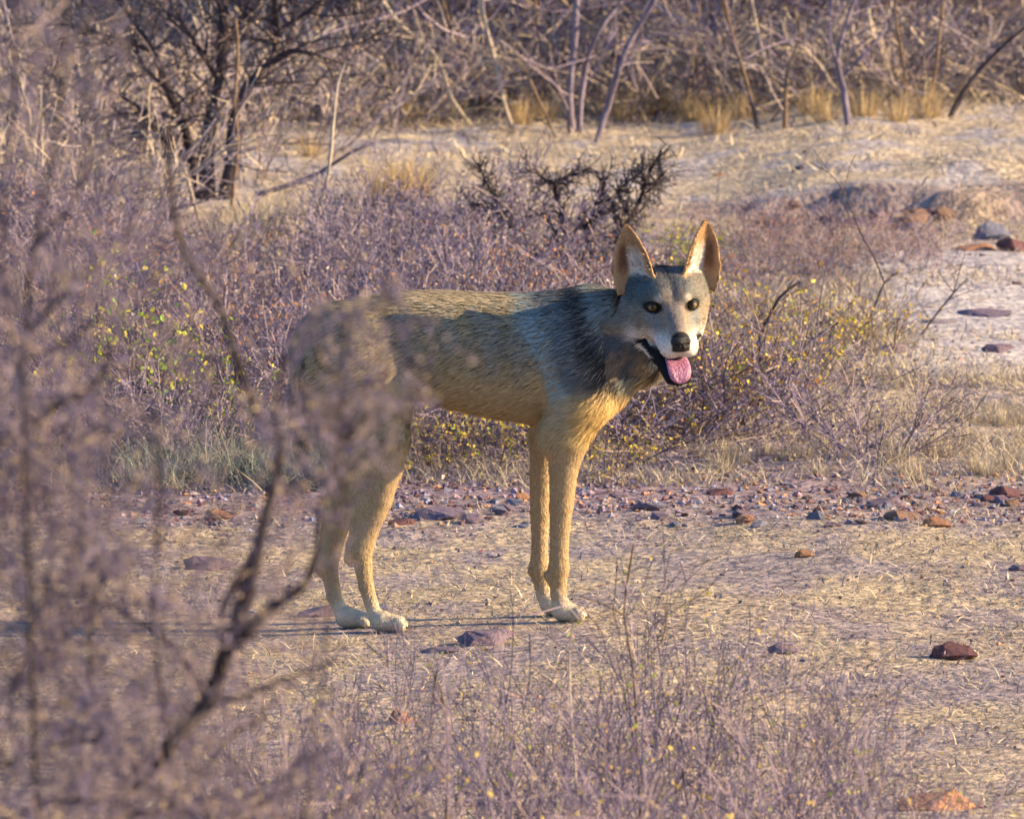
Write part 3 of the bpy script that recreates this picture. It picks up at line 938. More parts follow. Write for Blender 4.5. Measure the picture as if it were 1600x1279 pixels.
def low_zone(x, y):
    px = 800 + x / (y + CAM_D) * FPX
    if px < 450: return 'low mauve scrub bush on the slope between the wolf\'s tail and the thorn tree', 'scrub before the thorn tree'
    if px > 1000: return 'low mauve scrub bush tangled with the yellow leaved shrubs beside the wolf\'s head', 'scrub beside the head'
    if y < 5.6: return 'low mauve scrub bush close behind the wolf\'s legs and belly', 'scrub close behind the wolf'
    return 'low mauve scrub bush between the wolf\'s back and the pale cart track', 'scrub before the cart track'
def scatter(kind, x0, x1, y0, y1, n, mind, fn):
    pts = []; tries = 0
    while len(pts) < n and tries < 4000:
        tries += 1
        x, y = PR.uniform(x0, x1), PR.uniform(y0, y1)
        if not fn(x, y): continue
        if any((x - a) ** 2 + ((y - b) * .7) ** 2 < mind * mind for a, b in pts): continue
        pts.append((x, y))
    pts.sort(key=lambda p: p[1])
    for x, y in pts: kind(x, y)

def low_ok(x, y):
    if y > 8.6 and -1.1 < x < -.6: return False      # open foot of the thorn tree
    edge = 0.55 - .10 * (y - 4)             # scrub ends to the right where the clay begins
    return x < edge + .25 * math.sin(y * 2.1)
scatter(lambda x, y: low.put(x, y, PR.uniform(0, 6.28), PR.uniform(.75, 1.15), low_zone(x, y)[0], 'shrub', low_zone(x, y)[1], PR.uniform(.55, .85)),
        -2.6, 1.0, 3.4, 10.4, 105, .24, low_ok)
scatter(lambda x, y: ora.put(x, y, PR.uniform(0, 6.28), PR.uniform(.8, 1.1), 'low scrub bush with rusty orange dry leaves among the mauve scrub', 'shrub', 'rusty scrub bushes', PR.uniform(.6, .9)),
        -2.4, .9, 3.6, 10.0, 26, .4, low_ok)
for px, py, sc, lab in [(1060, 695, .72, 'leggy shrub with yellow leaves directly under the wolf\'s muzzle'), (1130, 680, .85, 'yellow leaved shrub at the foot of the dark leaning stem'), (1195, 650, .75, 'yellow leaved shrub in front of the orange lump of earth'),
                        (1000, 700, .6, 'low yellow leaved shrub beneath the wolf\'s breast'), (1270, 600, .65, 'yellow leaved shrub round the pale upright stem'), (1120, 600, .75, 'yellow leaved shrub hidden behind the wolf\'s cheek'), (1370, 560, .5, 'small yellow and green shrub at the clay pan\'s near corner')]:
    g = gp(px, py); yel.put(g[0], g[1], PR.uniform(0, 6.28), sc * .9, lab, 'shrub', 'yellow leaved shrubs', sc * .8)
for px, py, sc, lab in [(690, 735, .7, 'short yellow leaved shrub under the wolf\'s loin'), (770, 740, .65, 'short yellow leaved shrub under the middle of the belly'), (950, 745, .55, 'short yellow leaved shrub just ahead of the forelegs')]:
    g = gp(px, py); yel.put(g[0], g[1], PR.uniform(0, 6.28), sc * .9, lab, 'shrub', 'yellow leaved shrubs', sc * .6)
for px, py, sc, lab in [(205, 700, 1.0, 'bright green and yellow leaved shrub nearest the blue grey grass'), (260, 660, .9, 'green leaved shrub between the grey grass and the bent foreground limb'), (130, 600, .9, 'yellow green shrub behind the dark blurred branch'), (90, 560, .8, 'small yellow green shrub farther back on the left slope'), (300, 720, .8, 'sparse green leaved shrub beside the orange stone')]:
    g = gp(px, py); grn.put(g[0], g[1], PR.uniform(0, 6.28), sc * .9, lab, 'shrub', 'green leaved shrubs', sc * .85)
for px, py, sc, lab in [(985, 420, .55, 'small green tinged shrub behind the wolf\'s right ear'), (1060, 425, .6, 'small green tinged shrub showing between the wolf\'s ears'), (1090, 440, .5, 'small green tinged shrub behind the wolf\'s left ear')]:
    g = gp(px, py); grn.put(g[0], g[1], PR.uniform(0, 6.28), sc, lab, 'shrub', 'green leaved shrubs', sc * .6)
# brush over the eroded bank
for i, (px, py) in enumerate([(1150, 380), (1210, 395), (1275, 385), (1330, 400), (1390, 410), (1240, 430), (1180, 450), (1320, 450), (1440, 420)]):
    g = gp(px, py)
    ora.put(g[0], g[1], PR.uniform(0, 6.28), .55, 'small straggly scrub bush growing below the eroded bank', 'shrub', 'scrub below the bank', .38)

# ------------------------------------------------------------------ thicket at the far side of the cart track
S_thk = style(seg=.075, wander=.23, up=.012, rmin=.0018, levels=3, fork=[.80, .70, .50, 0], spread=(.6, 1.15), ratio=(.42, .70), leaf_from=2, leaf=.18, leaf_size=(.012, .026),
              leaf_cols=[(.25, .20, .22), (.36, .28, .23), (.16, .13, .17), (.42, .32, .24), (.20, .17, .22)], bark=[(.35, .28, .37), (.28, .22, .32), (.44, .35, .38), (.50, .39, .32), (.16, .125, .19), (.44, .31, .20), (.10, .08, .125)], bare=.06)
thk = Kind([lambda s=s: make_shrub('thicket_bush', 100 + s, 8, 1.5, .8, .0062, S_thk, .2) for s in range(5)])
scatter(lambda x, y: thk.put(x, y, PR.uniform(0, 6.28), PR.uniform(.8, 1.2), 'leafless purple brown thicket bush crowding the far side of the cart track', 'bush', 'thicket beyond the cart track'),
        -4.6, 4.6, 17.0, 28, 70, .48, lambda x, y: abs(x) < 2.6 + .07 * y)
S_und = style(seg=.05, wander=.2, rmin=.0018, levels=2, fork=[.8, .6, 0], leaf_from=1, leaf=.4, leaf_size=(.010, .02), leaf_cols=[(.48, .38, .28), (.36, .29, .28), (.24, .20, .26), (.56, .45, .31), (.17, .15, .20)], bark=[(.32, .26, .29), (.22, .18, .23), (.44, .36, .29), (.52, .42, .30), (.11, .09, .12)])
und = Kind([lambda s=s: make_shrub('undergrowth_bush', 130 + s, 14, .45, 1.0, .004, S_und, .14) for s in range(4)])
scatter(lambda x, y: und.put(x, y, PR.uniform(0, 6.28), PR.uniform(.8, 1.2), 'knee high straw brown undergrowth bush at the foot of the thicket', 'bush', 'undergrowth along the thicket', PR.uniform(.5, .9)),
        -3.4, 3.4, 15.7, 18.6, 120, .19, lambda x, y: (y > 15.95 + .25 * math.sin(x * 3)))
# left: brush around the thorn tree
scatter(lambda x, y: und.put(x, y, PR.uniform(0, 6.28), PR.uniform(.8, 1.2), 'brown twiggy bush on the left slope around the thorn tree', 'bush', 'brush around the thorn tree', PR.uniform(.6, 1.0)),
        -3.2, -.55, 10.2, 17.0, 46, .33, lambda x, y: (x < -.55 - .02 * (y - 10) or y > 15.5) and not (y < 12.6 and -1.12 < x < -.55))

# ------------------------------------------------------------------ plants with drawn limbs
def limbs(name, base, lines, bark_mat, S=None, twig=(.05, .25), twig_r=.0022, seed=0, sides=6, step=.05, twig_from=.15, lev0=0, part='branch', leafy=True):
    """lines: list of ([(x,y,z,r), ...], twig density factor); each limb is its own mesh"""
    rng = np.random.default_rng(seed); rg = random.Random(seed)
    root = empty(name, base)
    segs, leaves = [], []
    for li, (ln, tw) in enumerate(lines):
        sm = smooth_line(ln, step)
        V, F = tube(sm, sides, rng)
        mesh_obj('trunk' if (li == 0 and part == 'trunk') else 'branch', V, F, bark_mat, root, None, True)
        if S is None or tw <= 0: continue
        L = np.linalg.norm(np.diff(sm[:, :3], axis=0), axis=1)
        tot = L.sum(); run = 0
        for i in range(len(sm) - 1):
            run += L[i]
            if run / tot < twig_from: continue
            k = L[i] / twig[0] * tw
            k = int(k) + (rg.random() < k - int(k))
            for _ in range(k):
                d = sm[i + 1, :3] - sm[i, :3]; d /= np.linalg.norm(d) + 1e-9
                v = rvec(rg); q = rg.uniform(.6, 1.5)
                dd = np.array(d) * .8 + np.array(v) * q; dd /= np.linalg.norm(dd)
                grow(rg, segs, leaves, tuple(sm[i, :3]), tuple(dd), rg.uniform(.4, 1.0) * twig[1], min(twig_r, sm[i, 3] * .7), lev0, S)
    if segs:
        V, F, C = frusta(segs, 3)
        mesh_obj('twig_mass', V, F, M_TWIG, root, C, False, 'stuff')
    if leaves and leafy:
        V, F, C = leaf_quads(leaves, np.random.default_rng(seed))
        mesh_obj('foliage', V, F, M_LEAF, root, C, False, 'stuff')
    return root

def pxl(pts, Y, r0, r1, dy=0.0, seed=0):
    """polyline through picture points at depth Y (metres behind the wolf), wandering in depth by dy"""
    rg = random.Random(seed); out = []
    n = len(pts)
    for i, (px, py) in enumerate(pts):
        p = at(px, py, Y + (rg.uniform(-dy, dy) if i else 0))
        out.append((p[0], p[1], p[2], r0 + (r1 - r0) * i / max(n - 1, 1)))
    return out

def bark(name, dark, light, scale=30):
    return mat_noise(name, [(.3, dark), (.7, light)], scale, .9, .15, .5, scale * 3, stretch=(1, 1, .3))
M_BDARK = bark('dark_bark', (.028, .022, .030), (.085, .066, .074))
M_BBROWN = bark('brown_bark', (.09, .06, .05), (.25, .17, .11))
M_BPALE = bark('pale_bark', (.28, .23, .20), (.50, .42, .34))
M_BGREY = bark('grey_bark', (.10, .085, .13), (.23, .19, .24))

# thorn tree on the left slope
YT = 11.9
tb = gp(335, 312); YT = tb[1]
def pt_(pts, r0, r1, dy=.12, s=0, dY=0): return pxl(pts, YT + dY, r0, r1, dy, s)
S_thr = style(seg=.045, wander=.22, up=.0, rmin=.0017, levels=2, fork=[.6, .45, 0], spread=(.7, 1.3), ratio=(.4, .7), leaf_from=1, leaf=.10, leaf_size=(.008, .015),
              leaf_cols=[(.2, .15, .14), (.3, .2, .12), (.40, .22, .10)], bark=B_DARK + [(.15, .11, .12)], thorn=.5, thorn_len=.022)
tl_ = [(pt_([(330, 330), (322, 250), (330, 180), (345, 110), (350, 40), (345, -80), (330, -260)], .024, .010, .05, 1), 1.0),
       (pt_([(318, 325), (300, 250), (285, 190), (262, 140), (240, 80), (205, 30), (150, -60)], .018, .006, .15, 2), 1.0),
       (pt_([(345, 328), (360, 260), (365, 190), (385, 135), (425, 95), (432, 40), (425, -60)], .021, .008, .12, 3), 1.0),
       (pt_([(425, 98), (455, 80), (490, 84), (520, 95), (556, 104)], .009, .002, .06, 4), 1.2),
       (pt_([(385, 135), (420, 128), (470, 130)], .004, .0015, .05, 44), 1.0),
       (pt_([(305, 260), (240, 200), (215, 165), (165, 138), (190, 115)], .009, .004, .08, 5), .8),
       (pt_([(285, 190), (240, 175), (190, 178), (120, 190), (60, 185)], .006, .002, .1, 6), 1.0),
       (pt_([(340, 120), (300, 60), (270, 10), (230, -60)], .009, .003, .1, 7), 1.2),
       (pt_([(350, 60), (400, 10), (440, -50)], .008, .003, .1, 8), 1.2),
       (pt_([(240, 80), (180, 60), (110, 40), (40, 35)], .007, .002, .1, 9), 1.0),
       (pt_([(432, 50), (480, 20), (520, -20), (580, -60)], .007, .002, .1, 10), 1.2),
       (pt_([(262, 140), (225, 105), (210, 60), (215, 10)], .007, .003, .1, 11), 1.2)]
thorn_tree = limbs('thorn_tree', (tb[0], tb[1], tb[2]), tl_, M_BDARK, S_thr, (.035, .34), .004, 5, 8, .05, .18, 0, 'trunk')
tag(thorn_tree, 'dark many stemmed leafless thorn tree on the slope above the wolf\'s rump', 'tree')
# reddish brown stem beside it, and sunlit stump
o = limbs('sapling', tuple(gp(362, 330)), [(pxl([(362, 332), (366, 280), (372, 220), (366, 160), (372, 90), (368, 30)], gp(362, 330)[1], .008, .004, .03, 3), .4)], M_BBROWN, S_thr, (.06, .15), .0025, 8, 6)
tag(o, 'slim orange brown sapling stem against the thorn tree\'s trunk', 'sapling')

# single sticks, saplings and pale stems
def stick(name, label, cat, pts, Y, r0, r1, mat, tw=0.0, S=None, seed=0, dy=.04, extra=(), group=None, twig=(.08, .25)):
    ln = [(pxl(pts, Y, r0, r1, dy, seed), tw)]
    for e in extra: ln.append((pxl(e[0], Y, e[1], e[2], dy, seed + 1), tw))
    b = ln[0][0][0]
    o = limbs(name, (b[0], b[1], gh(b[0], b[1])), ln, mat, S, twig, .0022, seed, 6, .05)
    return tag(o, label, cat, group)

S_sap = style(seg=.06, wander=.16, up=.02, rmin=.0016, levels=2, fork=[.5, .4, 0], leaf_from=1, leaf=.06, leaf_size=(.012, .02), leaf_cols=[(.36, .26, .17), (.25, .18, .18)], bark=B_MAUVE)
def Yg(px, py): return gp(px, py)[1]
stick('dead_stem', 'pale bent dead stem arching over the dark undergrowth', 'stem', [(735, 195), (705, 155), (692, 110), (670, 75), (632, 45), (600, 5), (585, -30)], Yg(735, 195), .007, .006, M_BPALE, seed=11)
stick('dead_stem', 'straight pale stem crossing the bent dead stem', 'stem', [(655, 190), (642, 130), (628, 60), (612, 0), (600, -40)], Yg(655, 190) + .3, .007, .006, M_BPALE, seed=12)
stick('dead_stem', 'pale slanting stem between the dark undergrowth clumps', 'stem', [(800, 200), (782, 140), (768, 75), (752, 15), (745, -30)], Yg(800, 200), .008, .006, M_BPALE, seed=13)
stick('sapling', 'straight grey sapling trunk rising behind the rocky track edge', 'sapling', [(893, 205), (890, 150), (896, 80), (900, 20), (905, -60)], Yg(893, 205), .014, .011, M_BGREY, .8, S_sap, 14, twig=(.08, .5),
      extra=[([(905, 205), (912, 120), (930, 60), (965, 10), (1000, -40)], .009, .005)])
stick('sapling', 'dark sapling leaning right over the tawny grass', 'sapling', [(932, 222), (950, 165), (968, 105), (990, 55), (1020, 5), (1040, -40)], Yg(932, 222), .011, .008, M_BGREY, .8, S_sap, 15, twig=(.1, .4))
stick('sapling', 'thin reddish dead stem leaning left above the stony verge', 'sapling', [(868, 215), (850, 175), (830, 130), (805, 80), (780, 30)], Yg(868, 215), .004, .003, M_BBROWN, .5, S_sap, 16)
stick('sapling', 'slender brown sapling leaning left over the track verge', 'sapling', [(1184, 202), (1172, 150), (1155, 90), (1140, 40), (1128, -20)], Yg(1184, 202), .008, .006, M_BBROWN, .6, S_sap, 17, twig=(.1, .35))
stick('dead_stem', 'pale straight stem slanting in front of the blue shaded brush', 'stem', [(1210, 200), (1198, 110), (1185, 55), (1170, -20)], Yg(1210, 200) + .8, .006, .005, M_BPALE, seed=18)
stick('sapling', 'dark bare branch reaching up right from the grassy verge', 'sapling', [(1482, 188), (1505, 145), (1535, 105), (1575, 65), (1625, 25)], Yg(1482, 188), .009, .006, M_BDARK, .4, S_sap, 19)
stick('sapling', 'forked grey sapling in the middle of the far verge', 'sapling', [(1325, 200), (1318, 140), (1308, 95), (1318, 50), (1335, 0), (1345, -40)], Yg(1325, 200), .010, .006, M_BGREY, .8, S_sap, 20, extra=[([(1310, 100), (1296, 60), (1300, 0), (1290, -40)], .006, .004), ([(1318, 120), (1360, 75), (1385, 40), (1370, 0)], .005, .003)], twig=(.08, .35))
stick('sapling', 'crooked thin sapling with a low fork on the verge', 'sapling', [(1226, 205), (1228, 150), (1232, 100), (1250, 60), (1240, 10)], Yg(1226, 205), .007, .004, M_BBROWN, .8, S_sap, 21, extra=[([(1228, 160), (1205, 188), (1195, 196)], .003, .002)], twig=(.08, .3))
for i, (px, tp) in enumerate([(1410, 1400), (1440, 1470), (760, 700), (845, 838), (1060, 1090), (1090, 1075)]):
    stick('sapling', 'thin bare upright sapling in the far thicket edge', 'sapling', [(px, 200), (px + (tp - px) * .4 + 8, 120), (tp, 30), (tp + (tp - px) * .3, -50)], Yg(px, 200) + .5, .006, .004, M_BBROWN, 1.0, S_sap, 30 + i, group='thin saplings in the thicket edge', twig=(.08, .35))
# fallen dark branch, pale reed and other sticks at the left
stick('fallen_branch', 'dark curved fallen branch propped over pale grass near the thorn tree', 'branch', [(400, 304), (450, 290), (500, 270), (545, 240), (588, 222)], Yg(400, 306) - .3, .0085, .005, M_BGREY, seed=40)
stick('dead_stem', 'tall pale reed-thin stem standing right of the fallen branch', 'stem', [(470, 385), (495, 335), (513, 270), (520, 200), (528, 130), (540, 95)], Yg(470, 385), .0055, .004, M_BPALE, seed=41)
stick('dead_stem', 'short pale leaning stake at the thorn tree\'s foot', 'stem', [(318, 368), (304, 320), (290, 270), (282, 255)], Yg(318, 368), .005, .0045, M_BPALE, seed=42)
stick('dead_stem', 'forked pale stake just right of the leaning stake', 'stem', [(325, 305), (305, 275), (288, 240)], Yg(325, 305), .005, .0045, M_BPALE, seed=43)
# dark leaning stem behind the head and other drawn stems to the right
S_tw = style(seg=.03, wander=.14, rmin=.0009, levels=1, fork=[.45, 0], leaf_from=0, leaf=.14, leaf_size=(.010, .018), leaf_cols=L_YEL, bark=[(.13, .10, .11), (.09, .07, .08)])
S_bare = style(seg=.03, wander=.14, rmin=.0009, levels=1, fork=[.4, 0], leaf_from=0, leaf=.04, leaf_size=(.008, .014), leaf_cols=L_YEL, bark=[(.13, .10, .11), (.20, .14, .14)])
stick('leaning_stem', 'dark curved woody stem leaning right below the wolf\'s chin', 'stem', [(1110, 655), (1150, 612), (1175, 560), (1195, 510), (1218, 465), (1250, 440)], Yg(1105, 662), .0048, .0030, M_BDARK, .5, S_tw, 50, .03, twig=(.07, .16))
stick('leaning_stem', 'forked dark twig standing beside the clay pan', 'stem', [(1335, 535), (1362, 490), (1382, 442), (1405, 425)], Yg(1335, 538), .0030, .0018, M_BDARK, .6, S_bare, 51, .03, extra=[([(1382, 442), (1365, 400), (1345, 365), (1318, 300), (1295, 270), (1265, 255)], .0022, .0009), ([(1318, 300), (1328, 260), (1338, 240)], .001, .0007)], twig=(.08, .12))
stick('leaning_stem', 'thin forked twig leaning over the clay pan\'s edge', 'stem', [(1440, 522), (1468, 485), (1492, 455), (1512, 435)], Yg(1440, 525), .0028, .0014, M_BDARK, .6, S_bare, 52, .03, extra=[([(1490, 457), (1500, 420), (1508, 395)], .0016, .0008), ([(1490, 457), (1470, 430), (1462, 410)], .0014, .0008)], twig=(.08, .10))
stick('leaning_stem', 'short dark slanting stick among the yellow leaves', 'stem', [(1228, 590), (1245, 550), (1275, 525), (1310, 505)], Yg(1228, 592), .0035, .002, M_BDARK, .4, S_tw, 53, .03, twig=(.08, .12))
stick('leaning_stem', 'pale upright stem among the yellow leaved shrubs', 'stem', [(1262, 600), (1272, 540), (1280, 480), (1290, 420)], Yg(1262, 602), .0026, .0018, M_BGREY, .5, S_tw, 54, .03, twig=(.08, .12))
stick('leaning_stem', 'reddish upright twig right of the yellow leaved shrubs', 'stem', [(1395, 560), (1400, 520), (1405, 495)], Yg(1395, 562), .0022, .0014, M_BBROWN, .8, S_tw, 55, .02, twig=(.05, .1))
# dark thorn bush behind the withers
yb = Yg(880, 425)
def tb_(p, a, b, s): return (pxl(p, yb, a, b, .08, s), 1.0)
S_kn = style(seg=.022, wander=.30, up=.01, rmin=.0016, levels=1, fork=[.4, 0], spread=(.8, 1.4), leaf_from=0, leaf=.10, leaf_size=(.007, .012), leaf_cols=[(.10, .09, .08), (.3, .3, .08), (.2, .15, .14)], bark=B_DARK, thorn=.8, thorn_len=.020)
bb = limbs('thorn_bush', tuple(gp(880, 425)), [tb_([(850, 425), (800, 360), (780, 325), (760, 285), (747, 255)], .0085, .003, 1), tb_([(780, 325), (745, 318), (722, 314)], .003, .001, 2),
      tb_([(890, 425), (880, 345), (868, 290), (905, 270), (922, 262)], .006, .0025, 3), tb_([(868, 290), (835, 270), (812, 272)], .004, .0015, 4),
      tb_([(905, 425), (925, 340), (940, 300), (950, 275)], .007, .005, 5), tb_([(920, 425), (985, 340), (1008, 290), (1020, 258), (1035, 240)], .007, .003, 6),
      tb_([(985, 340), (965, 300), (995, 275), (1010, 262)], .004, .002, 7), tb_([(1005, 290), (1025, 285), (1040, 278)], .003, .001, 8), tb_([(900, 425), (860, 350), (840, 325)], .005, .002, 9),
      tb_([(930, 425), (975, 365), (960, 330), (950, 305)], .005, .002, 10), tb_([(870, 425), (905, 350), (930, 330)], .005, .002, 12)], M_BDARK, S_kn, (.0045, .075), .0026, 77, 6, .025, .1)
tag(bb, 'low black knobbly thorn bush standing just behind the wolf\'s withers', 'bush')
g2 = gp(600, 345)
b2 = limbs('thorn_bush', tuple(g2), [(pxl([(610, 345), (585, 322), (560, 320)], g2[1], .006, .002, .05, 1), 1.0), (pxl([(610, 345), (600, 318), (575, 312)], g2[1], .005, .002, .05, 2), 1.0), (pxl([(612, 345), (628, 318), (640, 305)], g2[1], .005, .002, .05, 3), 1.0)], M_BDARK, S_kn, (.012, .05), .002, 78, 6, .025, .1)
tag(b2, 'small black thorn bush on the edge of the pale track', 'bush')
# ------------------------------------------------------------------ stones
def stone_mesh(seed, flat):
    rng = np.random.default_rng(seed)
    bm = bmesh.new()
    P = rng.normal(0, 1, (15, 3)); P /= np.linalg.norm(P, axis=1)[:, None]
    P *= rng.uniform(.8, 1.1, (15, 1)) * np.array((1, rng.uniform(.6, .9), flat))
    for p in P: bm.verts.new(p * .5)
    r = bmesh.ops.convex_hull(bm, input=bm.verts)
    bmesh.ops.delete(bm, geom=[g for g in r['geom_interior'] if isinstance(g, bmesh.types.BMVert)], context='VERTS')
    bmesh.ops.triangulate(bm, faces=bm.faces)
    bmesh.ops.subdivide_edges(bm, edges=bm.edges[:], cuts=2, use_grid_fill=True)
    V = np.array([v.co[:] for v in bm.verts])
    V = V + (V / (np.linalg.norm(V, axis=1)[:, None] + 1e-9)) * ((fbm(V + seed, 7, seed) - .5) * .12)[:, None]
    bmesh.ops.triangulate(bm, faces=bm.faces)
    bm.verts.index_update()
    F = np.array([[v.index for v in f.verts] for f in bm.faces])
    bm.free()
    V[:, 2] -= V[:, 2].min()
    return V, F

ST_V = [stone_mesh(s, fl) for s, fl in [(1, .55), (2, .42), (3, .7), (4, .35), (5, .6), (6, .5)]]
ST_COL = {'purple': (.215, .17, .225), 'darkred': (.15, .075, .085), 'orange': (.40, .22, .13), 'blue': (.21, .23, .31), 'brown': (.24, .16, .12), 'grey': (.32, .29, .30)}
st_cache = {}
def stone(px, py, wpx, shape, colour, label=None, group=None, rot=None, hz=1.0, name='stone', sink=.18, pos=None):
    g = gp(px, py) if pos is None else np.array((pos[0], pos[1], gh(*pos)))
    w = wpx / FPX * (g[1] + CAM_D)
    key = (shape, colour)
    V, F = ST_V[shape]
    if key not in st_cache:
        nz = fbm(V + shape * 3, 3.0, 5)[:, None]
        c = np.array(ST_COL[colour]) * (.75 + .5 * nz) + np.array((.07, .03, .008)) * sstep(.58, .7, fbm(V, 2.2, 17))[:, None]
        o = mesh_obj(name, V, F, M_STONE, None, c, False)
        st_cache[key] = o
    else:
        o = st_cache[key].copy(); o.name = name; COL.objects.link(o)
    o.scale = (w, w * .9, w * hz)
    o.rotation_euler = (PR.uniform(-.08, .08), PR.uniform(-.08, .08), PR.uniform(0, 6.28) if rot is None else rot)
    h = V[:, 2].max() * w * hz
    o.location = (g[0], g[1], g[2] - h * (sink + .14))
    return tag(o, label, 'stone', group)

for a in [
    (757, 1006, 100, 1, 'purple', 'large flat dark purple stone lying between the wolf\'s fore and hind paws', .9),
    (690, 1018, 62, 3, 'purple', 'thin flat slab beside the large dark purple stone', .6),
    (1488, 1028, 68, 2, 'darkred', 'dark red angular stone alone on the dry grass', .9),
    (1222, 1020, 46, 2, 'purple', 'purple stone half hidden by twigs on the dry grass', .9),
    (626, 818, 42, 0, 'darkred', 'dark red stone with an orange end near the wolf\'s hind knee', .9),
    (684, 806, 84, 3, 'purple', 'wide purple slab in the stony strip under the belly', .8),
    (814, 824, 28, 3, 'blue', 'small smooth blue grey stone just left of the forelegs', .9),
    (1257, 870, 30, 2, 'orange', 'small bright orange stone alone on the straw grass', 1.0),
    (1427, 690, 46, 2, 'blue', 'blue grey pyramid shaped stone on the tawny grass', 1.2),
    (1122, 772, 40, 0, 'darkred', 'rusty red stone at the near edge of the scrub', 1.0),
    (1380, 790, 58, 0, 'purple', 'purple block with an orange face in the stony strip', 1.0),
    (1417, 812, 62, 4, 'brown', 'brown wedge of rock in front of the purple block', .9),
    (1462, 822, 42, 2, 'orange', 'knobbly orange brown stone at the end of the wedge', .9),
    (1580, 778, 56, 4, 'darkred', 'dark red rock at the stony strip\'s far end from the wolf', 1.1),
    (1592, 892, 44, 1, 'purple', 'low purple stone on the grass below the stony strip', .9),
    (495, 962, 66, 0, 'purple', 'purple stone beside the wolf\'s far hind foot', 1.0),
    (592, 950, 30, 0, 'blue', 'small blue stone between the hind feet', 1.0),
    (320, 888, 90, 1, 'purple', 'broad purple stone behind the foreground twigs', .8),
    (340, 812, 42, 2, 'orange', 'orange stone at the edge of the green shrubs', 1.0),
    (1548, 374, 50, 2, 'blue', 'blue grey slanted boulder leaning below the bank', 1.4),
    (1592, 392, 62, 4, 'darkred', 'squat dark red boulder at the clay pan\'s far edge', 1.2),
    (1556, 550, 58, 1, 'purple', 'dark stone at the near rim of the clay pan', .9),
    (1385, 550, 52, 0, 'purple', 'purple stone below the forked twigs', 1.0),
    (1300, 640, 40, 4, 'orange', 'orange lump of earth under the yellow shrubs', 1.0),
    (1240, 352, 90, 4, 'brown', 'brown broken block of the eroded bank', .7),
    (1345, 352, 80, 0, 'purple', 'purple broken slab of the eroded bank', .6),
    (1430, 348, 70, 5, 'brown', 'rounded brown clod on the eroded bank', .7),
    (1520, 340, 60, 0, 'orange', 'sunlit orange clod on top of the bank', .8),
    (1290, 348, 40, 5, 'darkred', 'dark red clod between the bank\'s two slabs', .8),
    (1465, 505, 60, 3, 'grey', 'pale flat slab set in the clay pan', .5),
    (1540, 492, 90, 3, 'purple', 'long low purple slab set in the clay pan', .4),
    (395, 402, 40, 3, 'blue', 'blue grey stone in the scrub left of the rump', .9),
]:
    stone(a[0], a[1], a[2] * 1.22, a[3], a[4], a[5], None, PR.uniform(-.3, .3), a[6] * .8)
# two big blurred boulders low in front
stone(0, 0, 150, 0, 'orange', 'large orange and purple boulder among the near shrubs', None, .4, .8, 'boulder', .25, tuple(gp(1455, 1262)[:2]))
stone(0, 0, 90, 2, 'orange', 'reddish boulder behind the near shrubs below the wolf\'s belly', None, 1.4, .7, 'boulder', .3, tuple(gp(625, 1128)[:2]))

cols = ['purple', 'purple', 'darkred', 'blue', 'brown', 'orange', 'purple', 'grey', 'blue', 'purple']
for i in range(105):
    px = PR.uniform(590, 1640) if i < 88 else PR.uniform(150, 590)
    py = 797 + PR.gauss(0, 15) + (px - 1100) * -.012
    if abs(px - 880) < 30: continue
    stone(px, py, PR.choice([14, 18, 22, 28, 34, 42, 50]), PR.randrange(6), PR.choice(cols), 'small loose stone in the stony strip behind the wolf\'s legs', 'loose stones of the stony strip', None, PR.uniform(.6, 1.0), 'stone', .15)
for i in range(16):
    px = PR.uniform(1180, 1640)
    stone(px, 350 + PR.uniform(-14, 14), PR.choice([26, 36, 46, 60]), PR.randrange(6), PR.choice(['brown', 'purple', 'darkred', 'grey']), 'broken clod fallen along the low eroded bank', 'clods of the eroded bank', None, PR.uniform(.8, 1.2), 'clod', .0)
for i in range(46):
    px, py = PR.uniform(600, 1640), PR.uniform(640, 1090)
    if 770 < py < 820: continue
    stone(px, py, PR.choice([9, 12, 14, 18]), PR.randrange(6), PR.choice(cols), 'tiny stone lying singly in the dry grass', 'scattered stones in the grass', None, PR.uniform(.6, .9), 'stone', .2)
for i in range(30):
    px, py = PR.uniform(1080, 1640), PR.uniform(225, 590)
    stone(px, py, PR.choice([10, 14, 18, 26]), PR.randrange(6), PR.choice(cols), 'small stone on the pale clay or the cart track', 'stones on the clay and track', None, PR.uniform(.5, .8), 'stone', .2)

